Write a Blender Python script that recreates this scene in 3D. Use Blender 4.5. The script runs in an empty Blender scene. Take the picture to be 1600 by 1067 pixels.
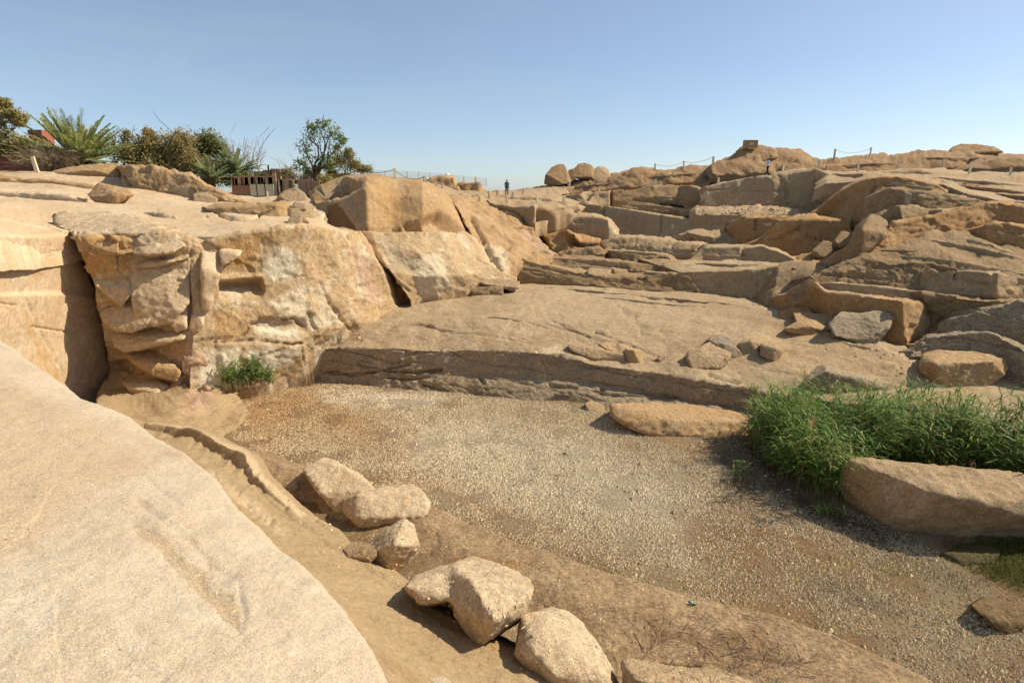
import bpy, bmesh, math, random
import numpy as np
from mathutils import Vector, Matrix
from mathutils.bvhtree import BVHTree

SC = bpy.context.scene
COL = SC.collection
R = math.radians

# ------------------------------------------------------------------ camera
CAMZ = 6.0
PITCH = R(14.7)
FPX = 889.0                       # focal length in photo pixels (20 mm on a 36 mm sensor)
cam_d = bpy.data.cameras.new('camera')
cam_d.sensor_width = 36.0
cam_d.lens = FPX / 1600.0 * 36.0
cam_d.clip_start = 0.05
cam_d.clip_end = 4000.0
cam = bpy.data.objects.new('camera', cam_d)
COL.objects.link(cam)
cam.location = (0, 0, CAMZ)
cam.rotation_euler = (math.pi / 2 - PITCH, 0, 0)
SC.camera = cam

# ------------------------------------------------------------------ sky and sun
SUN_AZ = R(76)                    # to the right of the viewing direction (+Y)
SUN_EL = R(41)
world = bpy.data.worlds.new('World')
SC.world = world
world.use_nodes = True
wn = world.node_tree
wn.nodes.clear()
w_out = wn.nodes.new('ShaderNodeOutputWorld')
w_bg = wn.nodes.new('ShaderNodeBackground')
w_sky = wn.nodes.new('ShaderNodeTexSky')
w_sky.sky_type = 'NISHITA'
w_sky.sun_disc = False
w_sky.sun_elevation = SUN_EL
w_sky.sun_rotation = SUN_AZ
w_sky.altitude = 100.0
w_sky.air_density = 0.75
w_sky.dust_density = 0.6
w_sky.ozone_density = 1.9
w_bg.inputs['Strength'].default_value = 0.112
# thin high cirrus veil, all round the sky
w_tc = wn.nodes.new('ShaderNodeTexCoord')
w_map = wn.nodes.new('ShaderNodeMapping')
w_map.inputs['Scale'].default_value = (1.2, 1.6, 7.0)
w_map.inputs['Rotation'].default_value = (0.22, 0.12, 0.5)
w_noi = wn.nodes.new('ShaderNodeTexNoise')
w_noi.inputs['Scale'].default_value = 1.9
w_noi.inputs['Detail'].default_value = 7
w_noi.inputs['Roughness'].default_value = 0.6
w_noi.inputs['Distortion'].default_value = 0.7
w_rmp = wn.nodes.new('ShaderNodeMapRange')
w_rmp.inputs['From Min'].default_value = 0.45
w_rmp.inputs['From Max'].default_value = 0.85
w_rmp.inputs['To Min'].default_value = 0.22
w_rmp.inputs['To Max'].default_value = 0.42
w_mix = wn.nodes.new('ShaderNodeMix')
w_mix.data_type = 'RGBA'
w_mix.inputs['B'].default_value = (4.1, 4.8, 5.3, 1)
wn.links.new(w_tc.outputs['Generated'], w_map.inputs['Vector'])
wn.links.new(w_map.outputs[0], w_noi.inputs['Vector'])
wn.links.new(w_noi.outputs['Fac'], w_rmp.inputs['Value'])
wn.links.new(w_rmp.outputs[0], w_mix.inputs['Factor'])
wn.links.new(w_sky.outputs[0], w_mix.inputs['A'])
wn.links.new(w_mix.outputs['Result'], w_bg.inputs['Color'])
wn.links.new(w_bg.outputs[0], w_out.inputs[0])

sun_d = bpy.data.lights.new('sun', 'SUN')
sun_d.energy = 5.0
sun_d.angle = R(0.55)
sun_d.color = (1.0, 0.925, 0.775)
sun = bpy.data.objects.new('sun', sun_d)
COL.objects.link(sun)
sdir = Vector((math.sin(SUN_AZ) * math.cos(SUN_EL), math.cos(SUN_AZ) * math.cos(SUN_EL), math.sin(SUN_EL)))
sun.rotation_euler = sdir.to_track_quat('Z', 'Y').to_euler()

SC.view_settings.view_transform = 'Standard'
SC.view_settings.look = 'None'
SC.view_settings.exposure = 0.35
SC.view_settings.gamma = 1.0
SC.view_settings.use_curve_mapping = False
SC.cycles.max_bounces = 6
SC.cycles.diffuse_bounces = 3
SC.cycles.use_adaptive_sampling = True
SC.cycles.adaptive_threshold = 0.02
SC.cycles.transparent_max_bounces = 8

# ------------------------------------------------------------------ projection helpers
CP, SP = math.cos(PITCH), math.sin(PITCH)

def ray(px, py):
    xc = (np.asarray(px, float) - 800.0) / FPX
    yc = (533.5 - np.asarray(py, float)) / FPX
    return xc, CP + yc * SP, -SP + yc * CP

def at_y(px, py, Y):
    x, y, z = ray(px, py)
    t = np.asarray(Y, float) / y
    return np.stack([x * t, y * t, CAMZ + z * t], -1)

def y_of_z(px, py, z):
    x, y, zz = ray(px, py)
    return (z - CAMZ) / zz * y

def proj(P):
    d = P - np.array([0, 0, CAMZ])
    f = d[..., 1] * CP - d[..., 2] * SP
    u = d[..., 1] * SP + d[..., 2] * CP
    f = np.maximum(f, 0.05)
    return np.stack([800 + FPX * d[..., 0] / f, 533.5 - FPX * u / f], -1)

# ------------------------------------------------------------------ noise
def _h(i, j, k, s):
    n = (i * 374761393 + j * 668265263 + k * 1274126177 + s * 974634777) & 0xffffffff
    n = ((n ^ (n >> 13)) * 1274126177) & 0xffffffff
    n = ((n ^ (n >> 15)) * 2246822519) & 0xffffffff
    return n ^ (n >> 16)

def vnoise(P, seed=0):
    P = np.asarray(P, float)
    I = np.floor(P).astype(np.int64)
    F = P - I
    U = F * F * F * (F * (F * 6 - 15) + 10)
    out = 0
    for a in (0, 1):
        wa = U[..., 0] if a else 1 - U[..., 0]
        for b in (0, 1):
            wb = U[..., 1] if b else 1 - U[..., 1]
            for c in (0, 1):
                wc = U[..., 2] if c else 1 - U[..., 2]
                h = _h(I[..., 0] + a, I[..., 1] + b, I[..., 2] + c, seed)
                gx = (h & 1023) / 511.5 - 1
                gy = ((h >> 10) & 1023) / 511.5 - 1
                gz = ((h >> 20) & 1023) / 511.5 - 1
                out = out + wa * wb * wc * (gx * (F[..., 0] - a) + gy * (F[..., 1] - b) + gz * (F[..., 2] - c))
    return out

def fbm(P, octs=5, seed=0, gain=0.5, lac=2.07):
    o, a, f = 0, 1.0, 1.0
    for k in range(octs):
        o = o + a * vnoise(P * f + 13.7 * k, seed + k)
        a *= gain
        f *= lac
    return o * 1.4

def facet(P, seed=0, slope=0.6):
    """fractured-rock relief: every Voronoi cell is a tilted plane of its own"""
    I = np.floor(P).astype(np.int64)
    best = np.full(P.shape[:-1], 1e9)
    val = np.zeros(P.shape[:-1])
    for a in (-1, 0, 1):
        for b in (-1, 0, 1):
            for c in (-1, 0, 1):
                J = I + np.array([a, b, c])
                h = _h(J[..., 0], J[..., 1], J[..., 2], seed)
                h2 = _h(J[..., 0], J[..., 1], J[..., 2], seed + 77)
                q = np.stack([(h & 1023) / 1023.0, ((h >> 10) & 1023) / 1023.0, ((h >> 20) & 1023) / 1023.0], -1)
                D = P - (J + q)
                d = (D * D).sum(-1)
                g = np.stack([(h2 & 1023) / 511.5 - 1, ((h2 >> 10) & 1023) / 511.5 - 1, ((h2 >> 20) & 1023) / 511.5 - 1], -1)
                v = (h2 >> 7 & 255) / 255.0 - 0.5 + slope * (D * g).sum(-1)
                m = d < best
                best = np.where(m, d, best)
                val = np.where(m, v, val)
    return val

# ------------------------------------------------------------------ small node helper
def new_mat(name):
    m = bpy.data.materials.new(name)
    m.use_nodes = True
    nt = m.node_tree
    nt.nodes.clear()
    out = nt.nodes.new('ShaderNodeOutputMaterial')
    b = nt.nodes.new('ShaderNodeBsdfPrincipled')
    nt.links.new(b.outputs[0], out.inputs[0])
    b.inputs['Roughness'].default_value = 0.9
    b.inputs['Specular IOR Level'].default_value = 0.15
    return m, nt, b

class NG:
    """terse node builder"""
    def __init__(s, nt):
        s.nt = nt
        s.tc = nt.nodes.new('ShaderNodeTexCoord').outputs['Object']
    def link(s, a, b):
        s.nt.links.new(a, b)
    def setin(s, sock, v):
        if hasattr(v, 'is_linked') or hasattr(v, 'links'):
            s.link(v, sock)
        else:
            sock.default_value = v
    def mapping(s, scale=(1, 1, 1), rot=(0, 0, 0), loc=(0, 0, 0), vec=None):
        n = s.nt.nodes.new('ShaderNodeMapping')
        n.inputs['Scale'].default_value = scale
        n.inputs['Rotation'].default_value = rot
        n.inputs['Location'].default_value = loc
        s.link(vec or s.tc, n.inputs[0])
        return n.outputs[0]
    def noise(s, scale, detail=5, rough=0.55, dist=0.0, vec=None):
        n = s.nt.nodes.new('ShaderNodeTexNoise')
        n.inputs['Scale'].default_value = scale
        n.inputs['Detail'].default_value = detail
        n.inputs['Roughness'].default_value = rough
        n.inputs['Distortion'].default_value = dist
        s.link(vec or s.tc, n.inputs['Vector'])
        return n.outputs['Fac']
    def voro(s, scale, feature='F1', vec=None, rnd=1.0, out='Distance'):
        n = s.nt.nodes.new('ShaderNodeTexVoronoi')
        n.feature = feature
        n.inputs['Scale'].default_value = scale
        n.inputs['Randomness'].default_value = rnd
        s.link(vec or s.tc, n.inputs['Vector'])
        return n.outputs[out]
    def rng(s, v, a, b, c=0.0, d=1.0, smooth=True):
        n = s.nt.nodes.new('ShaderNodeMapRange')
        n.interpolation_type = 'SMOOTHSTEP' if smooth else 'LINEAR'
        s.link(v, n.inputs['Value'])
        for k, x in zip(('From Min', 'From Max', 'To Min', 'To Max'), (a, b, c, d)):
            n.inputs[k].default_value = x
        return n.outputs[0]
    def mix(s, f, a, b, mode='MIX'):
        n = s.nt.nodes.new('ShaderNodeMix')
        n.data_type = 'RGBA'
        n.blend_type = mode
        def c4(x):
            return (*x, 1) if isinstance(x, (tuple, list)) and len(x) == 3 else x
        s.setin(n.inputs['Factor'], f)
        s.setin(n.inputs['A'], c4(a))
        s.setin(n.inputs['B'], c4(b))
        return n.outputs['Result']
    def math(s, op, a, b=0.0):
        n = s.nt.nodes.new('ShaderNodeMath')
        n.operation = op
        s.setin(n.inputs[0], a)
        s.setin(n.inputs[1], b)
        return n.outputs[0]
    def bump(s, h, strength, dist, nrm=None):
        n = s.nt.nodes.new('ShaderNodeBump')
        n.inputs['Strength'].default_value = strength
        n.inputs['Distance'].default_value = dist
        s.link(h, n.inputs['Height'])
        if nrm:
            s.link(nrm, n.inputs['Normal'])
        return n.outputs[0]
    def attr(s, name, out='Color'):
        n = s.nt.nodes.new('ShaderNodeAttribute')
        n.attribute_name = name
        return n.outputs[out]

def rock_mat(name, c1, c2, c3, pale=None, pale_amt=0.5, streak=None, grain=0.35, gscale=26.0, big=0.3,
             bump=0.5, bscale=5.0, dark=(0.10, 0.075, 0.055), tint=True, speck=0.0, off=0.0, mid=(0.80, 1.17), warm=(0.88, 0.81, 0.69)):
    """granite: broad patches c1/c2, c3 stains, pale scabs, crystal grain; vertex attribute 'tint' lays sand, scale and some painted light and shade on it"""
    m, nt, b = new_mat(name)
    g = NG(nt)
    wm = lambda c: tuple(x * k for x, k in zip(c, warm))
    c1, c2, c3 = wm(c1), wm(c2), wm(c3)
    pale = wm(pale) if pale else None
    streak = wm(streak) if streak else None
    base_v = g.mapping(loc=(off, off * 1.7, off * 0.6))
    n1 = g.noise(big, 4, 0.65, 0.4, base_v)
    col = g.mix(g.rng(n1, 0.36, 0.64), c1, c2)
    n2 = g.noise(big * 3.1, 5, 0.68, 0.8, base_v)
    col = g.mix(g.rng(n2, 0.52, 0.72, 0, 0.75), col, c3)
    if pale:
        n3 = g.noise(big * 2.3, 5, 0.66, 1.2, g.mapping(loc=(7 + off, 3, 1)))
        col = g.mix(g.rng(n3, 0.60 - 0.12 * pale_amt, 0.72 - 0.1 * pale_amt, 0, 0.85), col, pale)
    if streak:
        sv = g.mapping(scale=(2.2, 2.2, 0.28), loc=(off, 0, 0))
        n4 = g.noise(1.1, 4, 0.65, 0.6, sv)
        col = g.mix(g.rng(n4, 0.55, 0.74, 0, 0.65), col, streak)
    if tint:
        t = g.attr('tint')
        ta = g.attr('tint', 'Alpha')
        tn = g.noise(1.7, 6, 0.68)
        f = g.rng(g.math('ADD', ta, g.math('MULTIPLY', g.math('SUBTRACT', tn, 0.5), 0.9)), 0.30, 0.72, 0, 1)
        f = g.math('MULTIPLY', f, g.rng(ta, 0.0, 0.12, 0, 0.95))
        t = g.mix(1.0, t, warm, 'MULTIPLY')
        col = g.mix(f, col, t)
    # lichen-dark weathering scabs
    n5 = g.noise(2.6, 5, 0.75, 0.0, g.mapping(loc=(1, 9 + off, 4)))
    col = g.mix(g.rng(n5, 0.62, 0.80, 0, 0.35), col, dark)
    # crystal grain
    gr = g.noise(gscale, 2, 0.8)
    gv = g.rng(gr, 0.30, 0.70, 1 - 1.5 * grain, 1 + 1.5 * grain, False)
    md = g.rng(g.noise(gscale * 0.27, 3, 0.75), 0.3, 0.7, mid[0], mid[1], False)
    col = g.mix(1.0, col, g_rgb(g, g.math('MULTIPLY', gv, md)), 'MULTIPLY')
    if speck > 0:
        vc = g.voro(150.0, out='Color')
        sep = nt.nodes.new('ShaderNodeSeparateColor')
        nt.links.new(vc, sep.inputs[0])
        dk = g.rng(sep.outputs[0], 0.70, 0.76, 0, 1)
        col = g.mix(g.math('MULTIPLY', dk, 0.55 * speck), col, (0.16, 0.15, 0.14))
        lt = g.rng(sep.outputs[1], 0.66, 0.72, 0, 1)
        col = g.mix(g.math('MULTIPLY', lt, 0.5 * speck), col, (0.72, 0.64, 0.54))
    nt.links.new(col, b.inputs['Base Color'])
    h1 = g.noise(bscale, 7, 0.74)
    h2 = g.noise(bscale * 9, 2, 0.75)
    hv = g.voro(bscale * 0.8, 'DISTANCE_TO_EDGE', g_warp(g, bscale))
    nb = g.bump(h1, bump, 0.22)
    nb = g.bump(g.rng(hv, 0.0, 0.05), bump * 0.45, 0.05, nb)
    nb = g.bump(h2, bump * 0.9, 0.04, nb)
    nt.links.new(nb, b.inputs['Normal'])
    b.inputs['Roughness'].default_value = 0.92
    return m

def g_warp(g, sc):
    n = g.nt.nodes.new('ShaderNodeTexNoise')
    n.inputs['Scale'].default_value = sc * 0.7
    n.inputs['Detail'].default_value = 2
    g.link(g.tc, n.inputs['Vector'])
    a = g.nt.nodes.new('ShaderNodeVectorMath'); a.operation = 'MULTIPLY_ADD'
    g.link(n.outputs['Color'], a.inputs[0])
    a.inputs[1].default_value = (0.35, 0.35, 0.35)
    g.link(g.tc, a.inputs[2])
    return a.outputs[0]

def g_rgb(g, v):
    n = g.nt.nodes.new('ShaderNodeCombineColor')
    for k in range(3):
        g.link(v, n.inputs[k])
    return n.outputs[0]

def flat_mat(name, c, c2=None, scale=3.0, rough=0.85, bump=0.0, bscale=30, vec_scale=(1, 1, 1), spec=0.2):
    m, nt, b = new_mat(name)
    g = NG(nt)
    v = g.mapping(scale=vec_scale)
    n = g.noise(scale, 5, 0.6, 0.3, v)
    col = g.mix(g.rng(n, 0.3, 0.7), c, c2 or tuple(x * 0.7 for x in c))
    nt.links.new(col, b.inputs['Base Color'])
    b.inputs['Roughness'].default_value = rough
    b.inputs['Specular IOR Level'].default_value = spec
    if bump:
        nt.links.new(g.bump(g.noise(bscale, 5, 0.6), bump, 0.02), b.inputs['Normal'])
    return m

M = {}
M['tan'] = rock_mat('granite_tan', (0.44, 0.325, 0.205), (0.50, 0.375, 0.245), (0.37, 0.255, 0.15), pale=(0.55, 0.44, 0.32), pale_amt=0.3, grain=0.22)
M['ochre'] = rock_mat('granite_ochre', (0.47, 0.31, 0.165), (0.52, 0.36, 0.21), (0.40, 0.235, 0.11), pale=(0.58, 0.46, 0.33), pale_amt=0.4, grain=0.2, off=3)
M['cliff'] = rock_mat('granite_cliff', (0.53, 0.39, 0.245), (0.49, 0.34, 0.195), (0.42, 0.26, 0.13), pale=(0.64, 0.54, 0.41), pale_amt=0.85, streak=(0.47, 0.30, 0.16), grain=0.18, big=0.42, off=6, warm=(0.97, 0.925, 0.83))
M['wall'] = rock_mat('granite_wall', (0.56, 0.44, 0.31), (0.53, 0.385, 0.245), (0.50, 0.345, 0.205), pale=(0.61, 0.51, 0.38), pale_amt=0.4, streak=(0.46, 0.31, 0.18), grain=0.13, bump=0.25, off=9, warm=(0.99, 0.93, 0.82))
M['grey'] = rock_mat('granite_grey', (0.435, 0.315, 0.19), (0.385, 0.272, 0.157), (0.46, 0.335, 0.20), pale=(0.52, 0.41, 0.275), pale_amt=0.4, grain=0.3, bump=0.8, off=12, warm=(0.97, 0.88, 0.75))
M['ledge'] = rock_mat('granite_ledge', (0.43, 0.345, 0.25), (0.37, 0.295, 0.21), (0.46, 0.36, 0.25), pale=(0.52, 0.42, 0.30), pale_amt=0.4, grain=0.3, bump=0.8, off=41, warm=(1.10, 1.02, 0.88))
M['rust'] = rock_mat('granite_rust', (0.445, 0.295, 0.155), (0.395, 0.25, 0.125), (0.48, 0.325, 0.175), pale=(0.50, 0.36, 0.22), pale_amt=0.2, grain=0.25, bump=0.5, off=15, warm=(0.97, 0.85, 0.70))
M['far'] = rock_mat('granite_far', (0.42, 0.29, 0.175), (0.37, 0.245, 0.14), (0.46, 0.33, 0.205), pale=(0.52, 0.40, 0.28), pale_amt=0.35, grain=0.25, bscale=2.2, bump=0.9, off=18, warm=(0.9, 0.8, 0.66))
M['dome'] = rock_mat('granite_dome', (0.43, 0.325, 0.215), (0.475, 0.365, 0.245), (0.385, 0.28, 0.175), pale=(0.53, 0.425, 0.30), pale_amt=0.3, grain=0.2, big=0.24, bump=0.45, off=21)
M['fore'] = rock_mat('granite_foreground', (0.60, 0.475, 0.34), (0.565, 0.435, 0.30), (0.57, 0.435, 0.295), pale=(0.64, 0.53, 0.40), pale_amt=0.4, grain=0.12, gscale=150, big=0.8, bump=0.28, bscale=11, speck=0.45, mid=(0.94, 1.06), dark=(0.46, 0.35, 0.24), off=24, warm=(0.84, 0.825, 0.76))
M['block'] = rock_mat('granite_block_pale', (0.55, 0.43, 0.30), (0.51, 0.385, 0.25), (0.46, 0.33, 0.20), pale=(0.60, 0.50, 0.37), pale_amt=0.4, grain=0.18, big=0.6, bump=0.5, off=33, warm=(0.99, 0.93, 0.82))
M['sandwall'] = rock_mat('sand_dusted_rock', (0.40, 0.285, 0.17), (0.445, 0.325, 0.20), (0.36, 0.25, 0.14), grain=0.1, gscale=60, big=0.6, bump=0.3, off=27, warm=(0.78, 0.74, 0.64))
M['bench'] = rock_mat('dusty_bedrock', (0.405, 0.29, 0.18), (0.445, 0.325, 0.205), (0.36, 0.25, 0.145), pale=(0.46, 0.35, 0.23), pale_amt=0.25, grain=0.25, gscale=18, big=0.7, bump=0.55, bscale=7, off=30)

# ------------------------------------------------------------------ mesh building
TREES = []          # (object, BVH) of everything that can be stood on

def make_obj(name, verts, faces, mat, smooth=True, parent=None, bvh=False):
    me = bpy.data.meshes.new(name)
    verts = np.asarray(verts, np.float32)
    faces = np.asarray(faces, np.int32)
    nf, k = faces.shape
    me.vertices.add(len(verts))
    me.vertices.foreach_set('co', verts.ravel())
    me.loops.add(nf * k)
    me.loops.foreach_set('vertex_index', faces.ravel())
    me.polygons.add(nf)
    me.polygons.foreach_set('loop_start', np.arange(0, nf * k, k, dtype=np.int32))
    me.polygons.foreach_set('use_smooth', np.full(nf, smooth, dtype=bool))
    me.update(calc_edges=True)
    if mat is not None:
        me.materials.append(mat)
    o = bpy.data.objects.new(name, me)
    COL.objects.link(o)
    if parent is not None:
        o.parent = parent
    if bvh:
        TREES.append(BVHTree.FromPolygons(verts.tolist(), faces.tolist()))
    return o

def tag(o, label=None, cat=None, group=None, kind=None):
    if label: o['label'] = label
    if cat: o['category'] = cat
    if group: o['group'] = group
    if kind: o['kind'] = kind
    return o

def empty(name, loc=(0, 0, 0)):
    o = bpy.data.objects.new(name, None)
    o.empty_display_size = 0.2
    COL.objects.link(o)
    o.location = loc
    return o

def hit(px, py, default=None):
    x, y, z = ray(px, py)
    d = Vector((float(x), float(y), float(z))).normalized()
    o = Vector((0, 0, CAMZ))
    best = None
    for t in TREES:
        p, n, i, dist = t.ray_cast(o, d)
        if p is not None and (best is None or dist < best[1]):
            best = (p, dist)
    if best is None:
        return default
    return best[0]

def drop(x, y, z0=40.0):
    best = None
    for t in TREES:
        p, n, i, dist = t.ray_cast(Vector((x, y, z0)), Vector((0, 0, -1)))
        if p is not None and (best is None or p.z > best):
            best = p.z
    return best if best is not None else 0.0

def parse(s):
    X, Y, D = [], [], []
    for tok in s.split():
        d = np.nan
        if '@' in tok:
            tok, v = tok.split('@')
            d = float(v)
            a, b = map(float, tok.split(','))
        elif '^' in tok:
            tok, v = tok.split('^')
            a, b = map(float, tok.split(','))
            d = float(y_of_z(a, b, float(v)))
        else:
            a, b = map(float, tok.split(','))
        X.append(a); Y.append(b); D.append(d)
    X, Y, D = map(np.array, (X, Y, D))
    s_ = np.concatenate([[0], np.cumsum(np.hypot(np.diff(X), np.diff(Y)) + 1e-6)])
    ok = ~np.isnan(D)
    D = np.interp(s_, s_[ok], D[ok])
    return X, Y, D, s_

def poly_mask(P2, poly, feather):
    """soft point-in-polygon mask; P2 (...,2) photo pixels"""
    pts = np.array([[float(a) for a in t.split(',')] for t in poly.split()])
    x, y = P2[..., 0], P2[..., 1]
    inside = np.zeros(x.shape, bool)
    dist = np.full(x.shape, 1e9)
    n = len(pts)
    for i in range(n):
        (x1, y1), (x2, y2) = pts[i], pts[(i + 1) % n]
        c = ((y1 > y) != (y2 > y)) & (x < (x2 - x1) * (y - y1) / (y2 - y1 + 1e-9) + x1)
        inside ^= c
        dx, dy = x2 - x1, y2 - y1
        t = np.clip(((x - x1) * dx + (y - y1) * dy) / (dx * dx + dy * dy + 1e-9), 0, 1)
        dist = np.minimum(dist, np.hypot(x - x1 - t * dx, y - y1 - t * dy))
    sd = np.where(inside, dist, -dist)
    return np.clip(0.5 + sd / (2 * feather), 0, 1)

def line_dist(P2, line):
    pts = np.array([[float(a) for a in t.split(',')] for t in line.split()])
    x, y = P2[..., 0], P2[..., 1]
    dist = np.full(x.shape, 1e9)
    for i in range(len(pts) - 1):
        (x1, y1), (x2, y2) = pts[i], pts[i + 1]
        dx, dy = x2 - x1, y2 - y1
        t = np.clip(((x - x1) * dx + (y - y1) * dy) / (dx * dx + dy * dy + 1e-9), 0, 1)
        dist = np.minimum(dist, np.hypot(x - x1 - t * dx, y - y1 - t * dy))
    return dist

def grid_normals(G):
    du = np.gradient(G, axis=1)
    dv = np.gradient(G, axis=0)
    N = np.cross(du, dv)
    N /= np.linalg.norm(N, axis=-1, keepdims=True) + 1e-9
    c = np.array([0, 0, CAMZ + 6.0]) - G          # towards camera and up
    s = np.sign((N * c).sum(-1))
    if np.mean(s) < 0:
        N = -N
    return N

CTRL = []
SEED = [0]

def loft(name, mat, rows, amp=0.10, scale=1.6, fac=0.05, fsc=0.9, fine=0.012, strata=1.6, du=2.8, sm=1,
         jag=0.03, cracks=(), dents=(), paint=(), skirt=1.6, back=0.8, lay=None, thick=0.38, fn=None, kind='structure', parent=None, bvh=True, steep=None, rim=1):
    """bedrock surface spanned through polylines (back to front); real depth per point, relief by displacement"""
    SEED[0] += 1
    sd = SEED[0] * 131
    if name == 'rock_ledge':
        amp, jag, sm, fine, fac = amp * 0.28, jag * 0.6, 0, fine * 1.4, fac * 0.75
    R_ = [parse(r) for r in rows]
    plen = max(r[3][-1] for r in R_)
    n = int(max(12, min(700, plen / du)))
    u = np.linspace(0, 1, n)
    W, PX = [], []
    if steep is None:
        steep = 0.4 if name == 'rock_ledge' else 1.0
    drim = None
    for ri, (X, Y, D, s_) in enumerate(R_):
        t = u * s_[-1]
        if ri > rim and len(X) == len(R_[rim][0]):
            # matching corners: row points line up with the rim's points
            t = np.interp(u, R_[rim][3] / R_[rim][3][-1], s_)
        px, py, dd = np.interp(t, s_, X), np.interp(t, s_, Y), np.interp(t, s_, D)
        if ri == rim:
            drim = dd
        elif ri > rim and steep != 1.0:
            dd = drim + steep * (dd - drim)
        W.append(at_y(px, py, dd)); PX.append(np.stack([px, py], -1))
        for k in range(len(X)):
            CTRL.append(at_y(X[k], Y[k], D[k]))
    grid = []
    for a in range(len(W) - 1):
        L = np.percentile(np.hypot(*(PX[a + 1] - PX[a]).T), 80)
        m = int(max(3, min(150, L / du)))
        for k in range(m):
            f = k / m
            grid.append(W[a] * (1 - f) + W[a + 1] * f)
    grid.append(W[-1])
    G = np.array(grid)
    if jag:
        # ragged edges: push the whole sheet about in plan with mid-frequency noise
        j = np.stack([fbm(G / 0.9 + 31, 3, sd + 1), fbm(G / 0.9 + 57, 3, sd + 2), fbm(G / 0.7 + 83, 3, sd + 3)], -1)
        G = G + j * jag * np.array([1.0, 0.6, 1.0])
    for _ in range(sm):
        H = G.copy()
        H[1:-1] = (G[:-2] + 2 * G[1:-1] + G[2:]) / 4
        G = H.copy()
        G[:, 1:-1] = (H[:, :-2] + 2 * H[:, 1:-1] + H[:, 2:]) / 4
    P2 = proj(G)
    N = grid_normals(G)
    disp = amp * fbm(G / scale, 5, sd)
    if fac:
        Q = G * np.array([1, 1, strata]) / fsc
        Q = Q + 0.25 * np.stack([vnoise(Q * 1.3 + 5, sd + 5), vnoise(Q * 1.3 + 9, sd + 6), vnoise(Q * 1.3 + 2, sd + 7)], -1)
        disp = disp + fac * facet(Q, sd + 11) + 0.35 * fac * facet(Q * 2.7 + 3, sd + 12)
    if fine:
        disp = disp + fine * fbm(G / (scale / 9), 3, sd + 21)
    if lay is None:
        lay = 0.07 if name == 'rock_ledge' else 0.0
    if lay:
        # bedding: sheets of different overhang, dipping gently to the right
        q = (G[..., 2] + 0.10 * G[..., 0] + 0.18 * fbm(G / 2.2, 3, sd + 41)) / thick
        li = np.floor(q).astype(np.int64)
        bi = np.floor((G[..., 0] + 0.5 * fbm(G / 1.5, 2, sd + 43)) / 2.3 + 0.37 * li).astype(np.int64)
        hv = (_h(li, bi, li * 0 + 3, sd) & 1023) / 1023.0 - 0.5
        fr_ = q - li
        disp = disp + lay * (hv - 0.8 * np.clip(1 - fr_ / 0.16, 0, 1))
    for poly, dep, fe in dents:
        disp = disp + dep * poly_mask(P2, poly, fe)
    for line, wd, dep in cracks:
        wob = 0.5 + 0.8 * (0.5 + fbm(G / 0.35, 2, sd + 33))
        d = line_dist(P2, line)
        disp = disp - dep * np.clip(1 - d / (wd * wob), 0, 1)
    G = G + N * disp[..., None]
    if fn:
        G = fn(G, P2, N)
    tint = np.zeros(G.shape[:2] + (4,), np.float32)
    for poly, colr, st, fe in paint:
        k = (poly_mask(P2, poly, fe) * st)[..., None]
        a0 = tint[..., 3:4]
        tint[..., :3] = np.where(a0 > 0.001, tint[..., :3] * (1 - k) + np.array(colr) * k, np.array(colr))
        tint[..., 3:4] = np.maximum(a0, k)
    # skirts give the sheet a body: back, front, sides
    G = np.concatenate([G[:1] + np.array([0, back, -skirt]), G, G[-1:] + np.array([0, 0.25, -0.8])], 0)
    tint = np.concatenate([tint[:1], tint, tint[-1:]], 0)
    sk = np.array([0.0, 1.3, -0.35]) if G[..., 1].mean() > 14 else np.array([0.0, 0.05, -0.9])
    lft = G[:, :1] + sk; rgt = G[:, -1:] + sk
    G = np.concatenate([lft, G, rgt], 1)
    tint = np.concatenate([tint[:, :1], tint, tint[:, -1:]], 1)
    nr, nc = G.shape[:2]
    idx = np.arange(nr * nc).reshape(nr, nc)
    F = np.stack([idx[:-1, :-1], idx[1:, :-1], idx[1:, 1:], idx[:-1, 1:]], -1).reshape(-1, 4)
    o = make_obj(name, G.reshape(-1, 3), F, mat, True, parent)
    if bvh:
        st = 2
        ri = np.unique(np.concatenate([np.arange(1, nr - 1, st), [nr - 2]])); ci = np.unique(np.concatenate([np.arange(1, nc - 1, st), [nc - 2]]))
        S = G[np.ix_(ri, ci)]
        jj = np.arange(S.shape[0] * S.shape[1]).reshape(S.shape[:2])
        FF = np.stack([jj[:-1, :-1], jj[1:, :-1], jj[1:, 1:], jj[:-1, 1:]], -1).reshape(-1, 4)
        TREES.append(BVHTree.FromPolygons(S.reshape(-1, 3).tolist(), FF.tolist()))
    ca = o.data.color_attributes.new('tint', 'FLOAT_COLOR', 'POINT')
    ca.data.foreach_set('color', tint.reshape(-1).astype(np.float32))
    if kind:
        o['kind'] = kind
    return o

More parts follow.
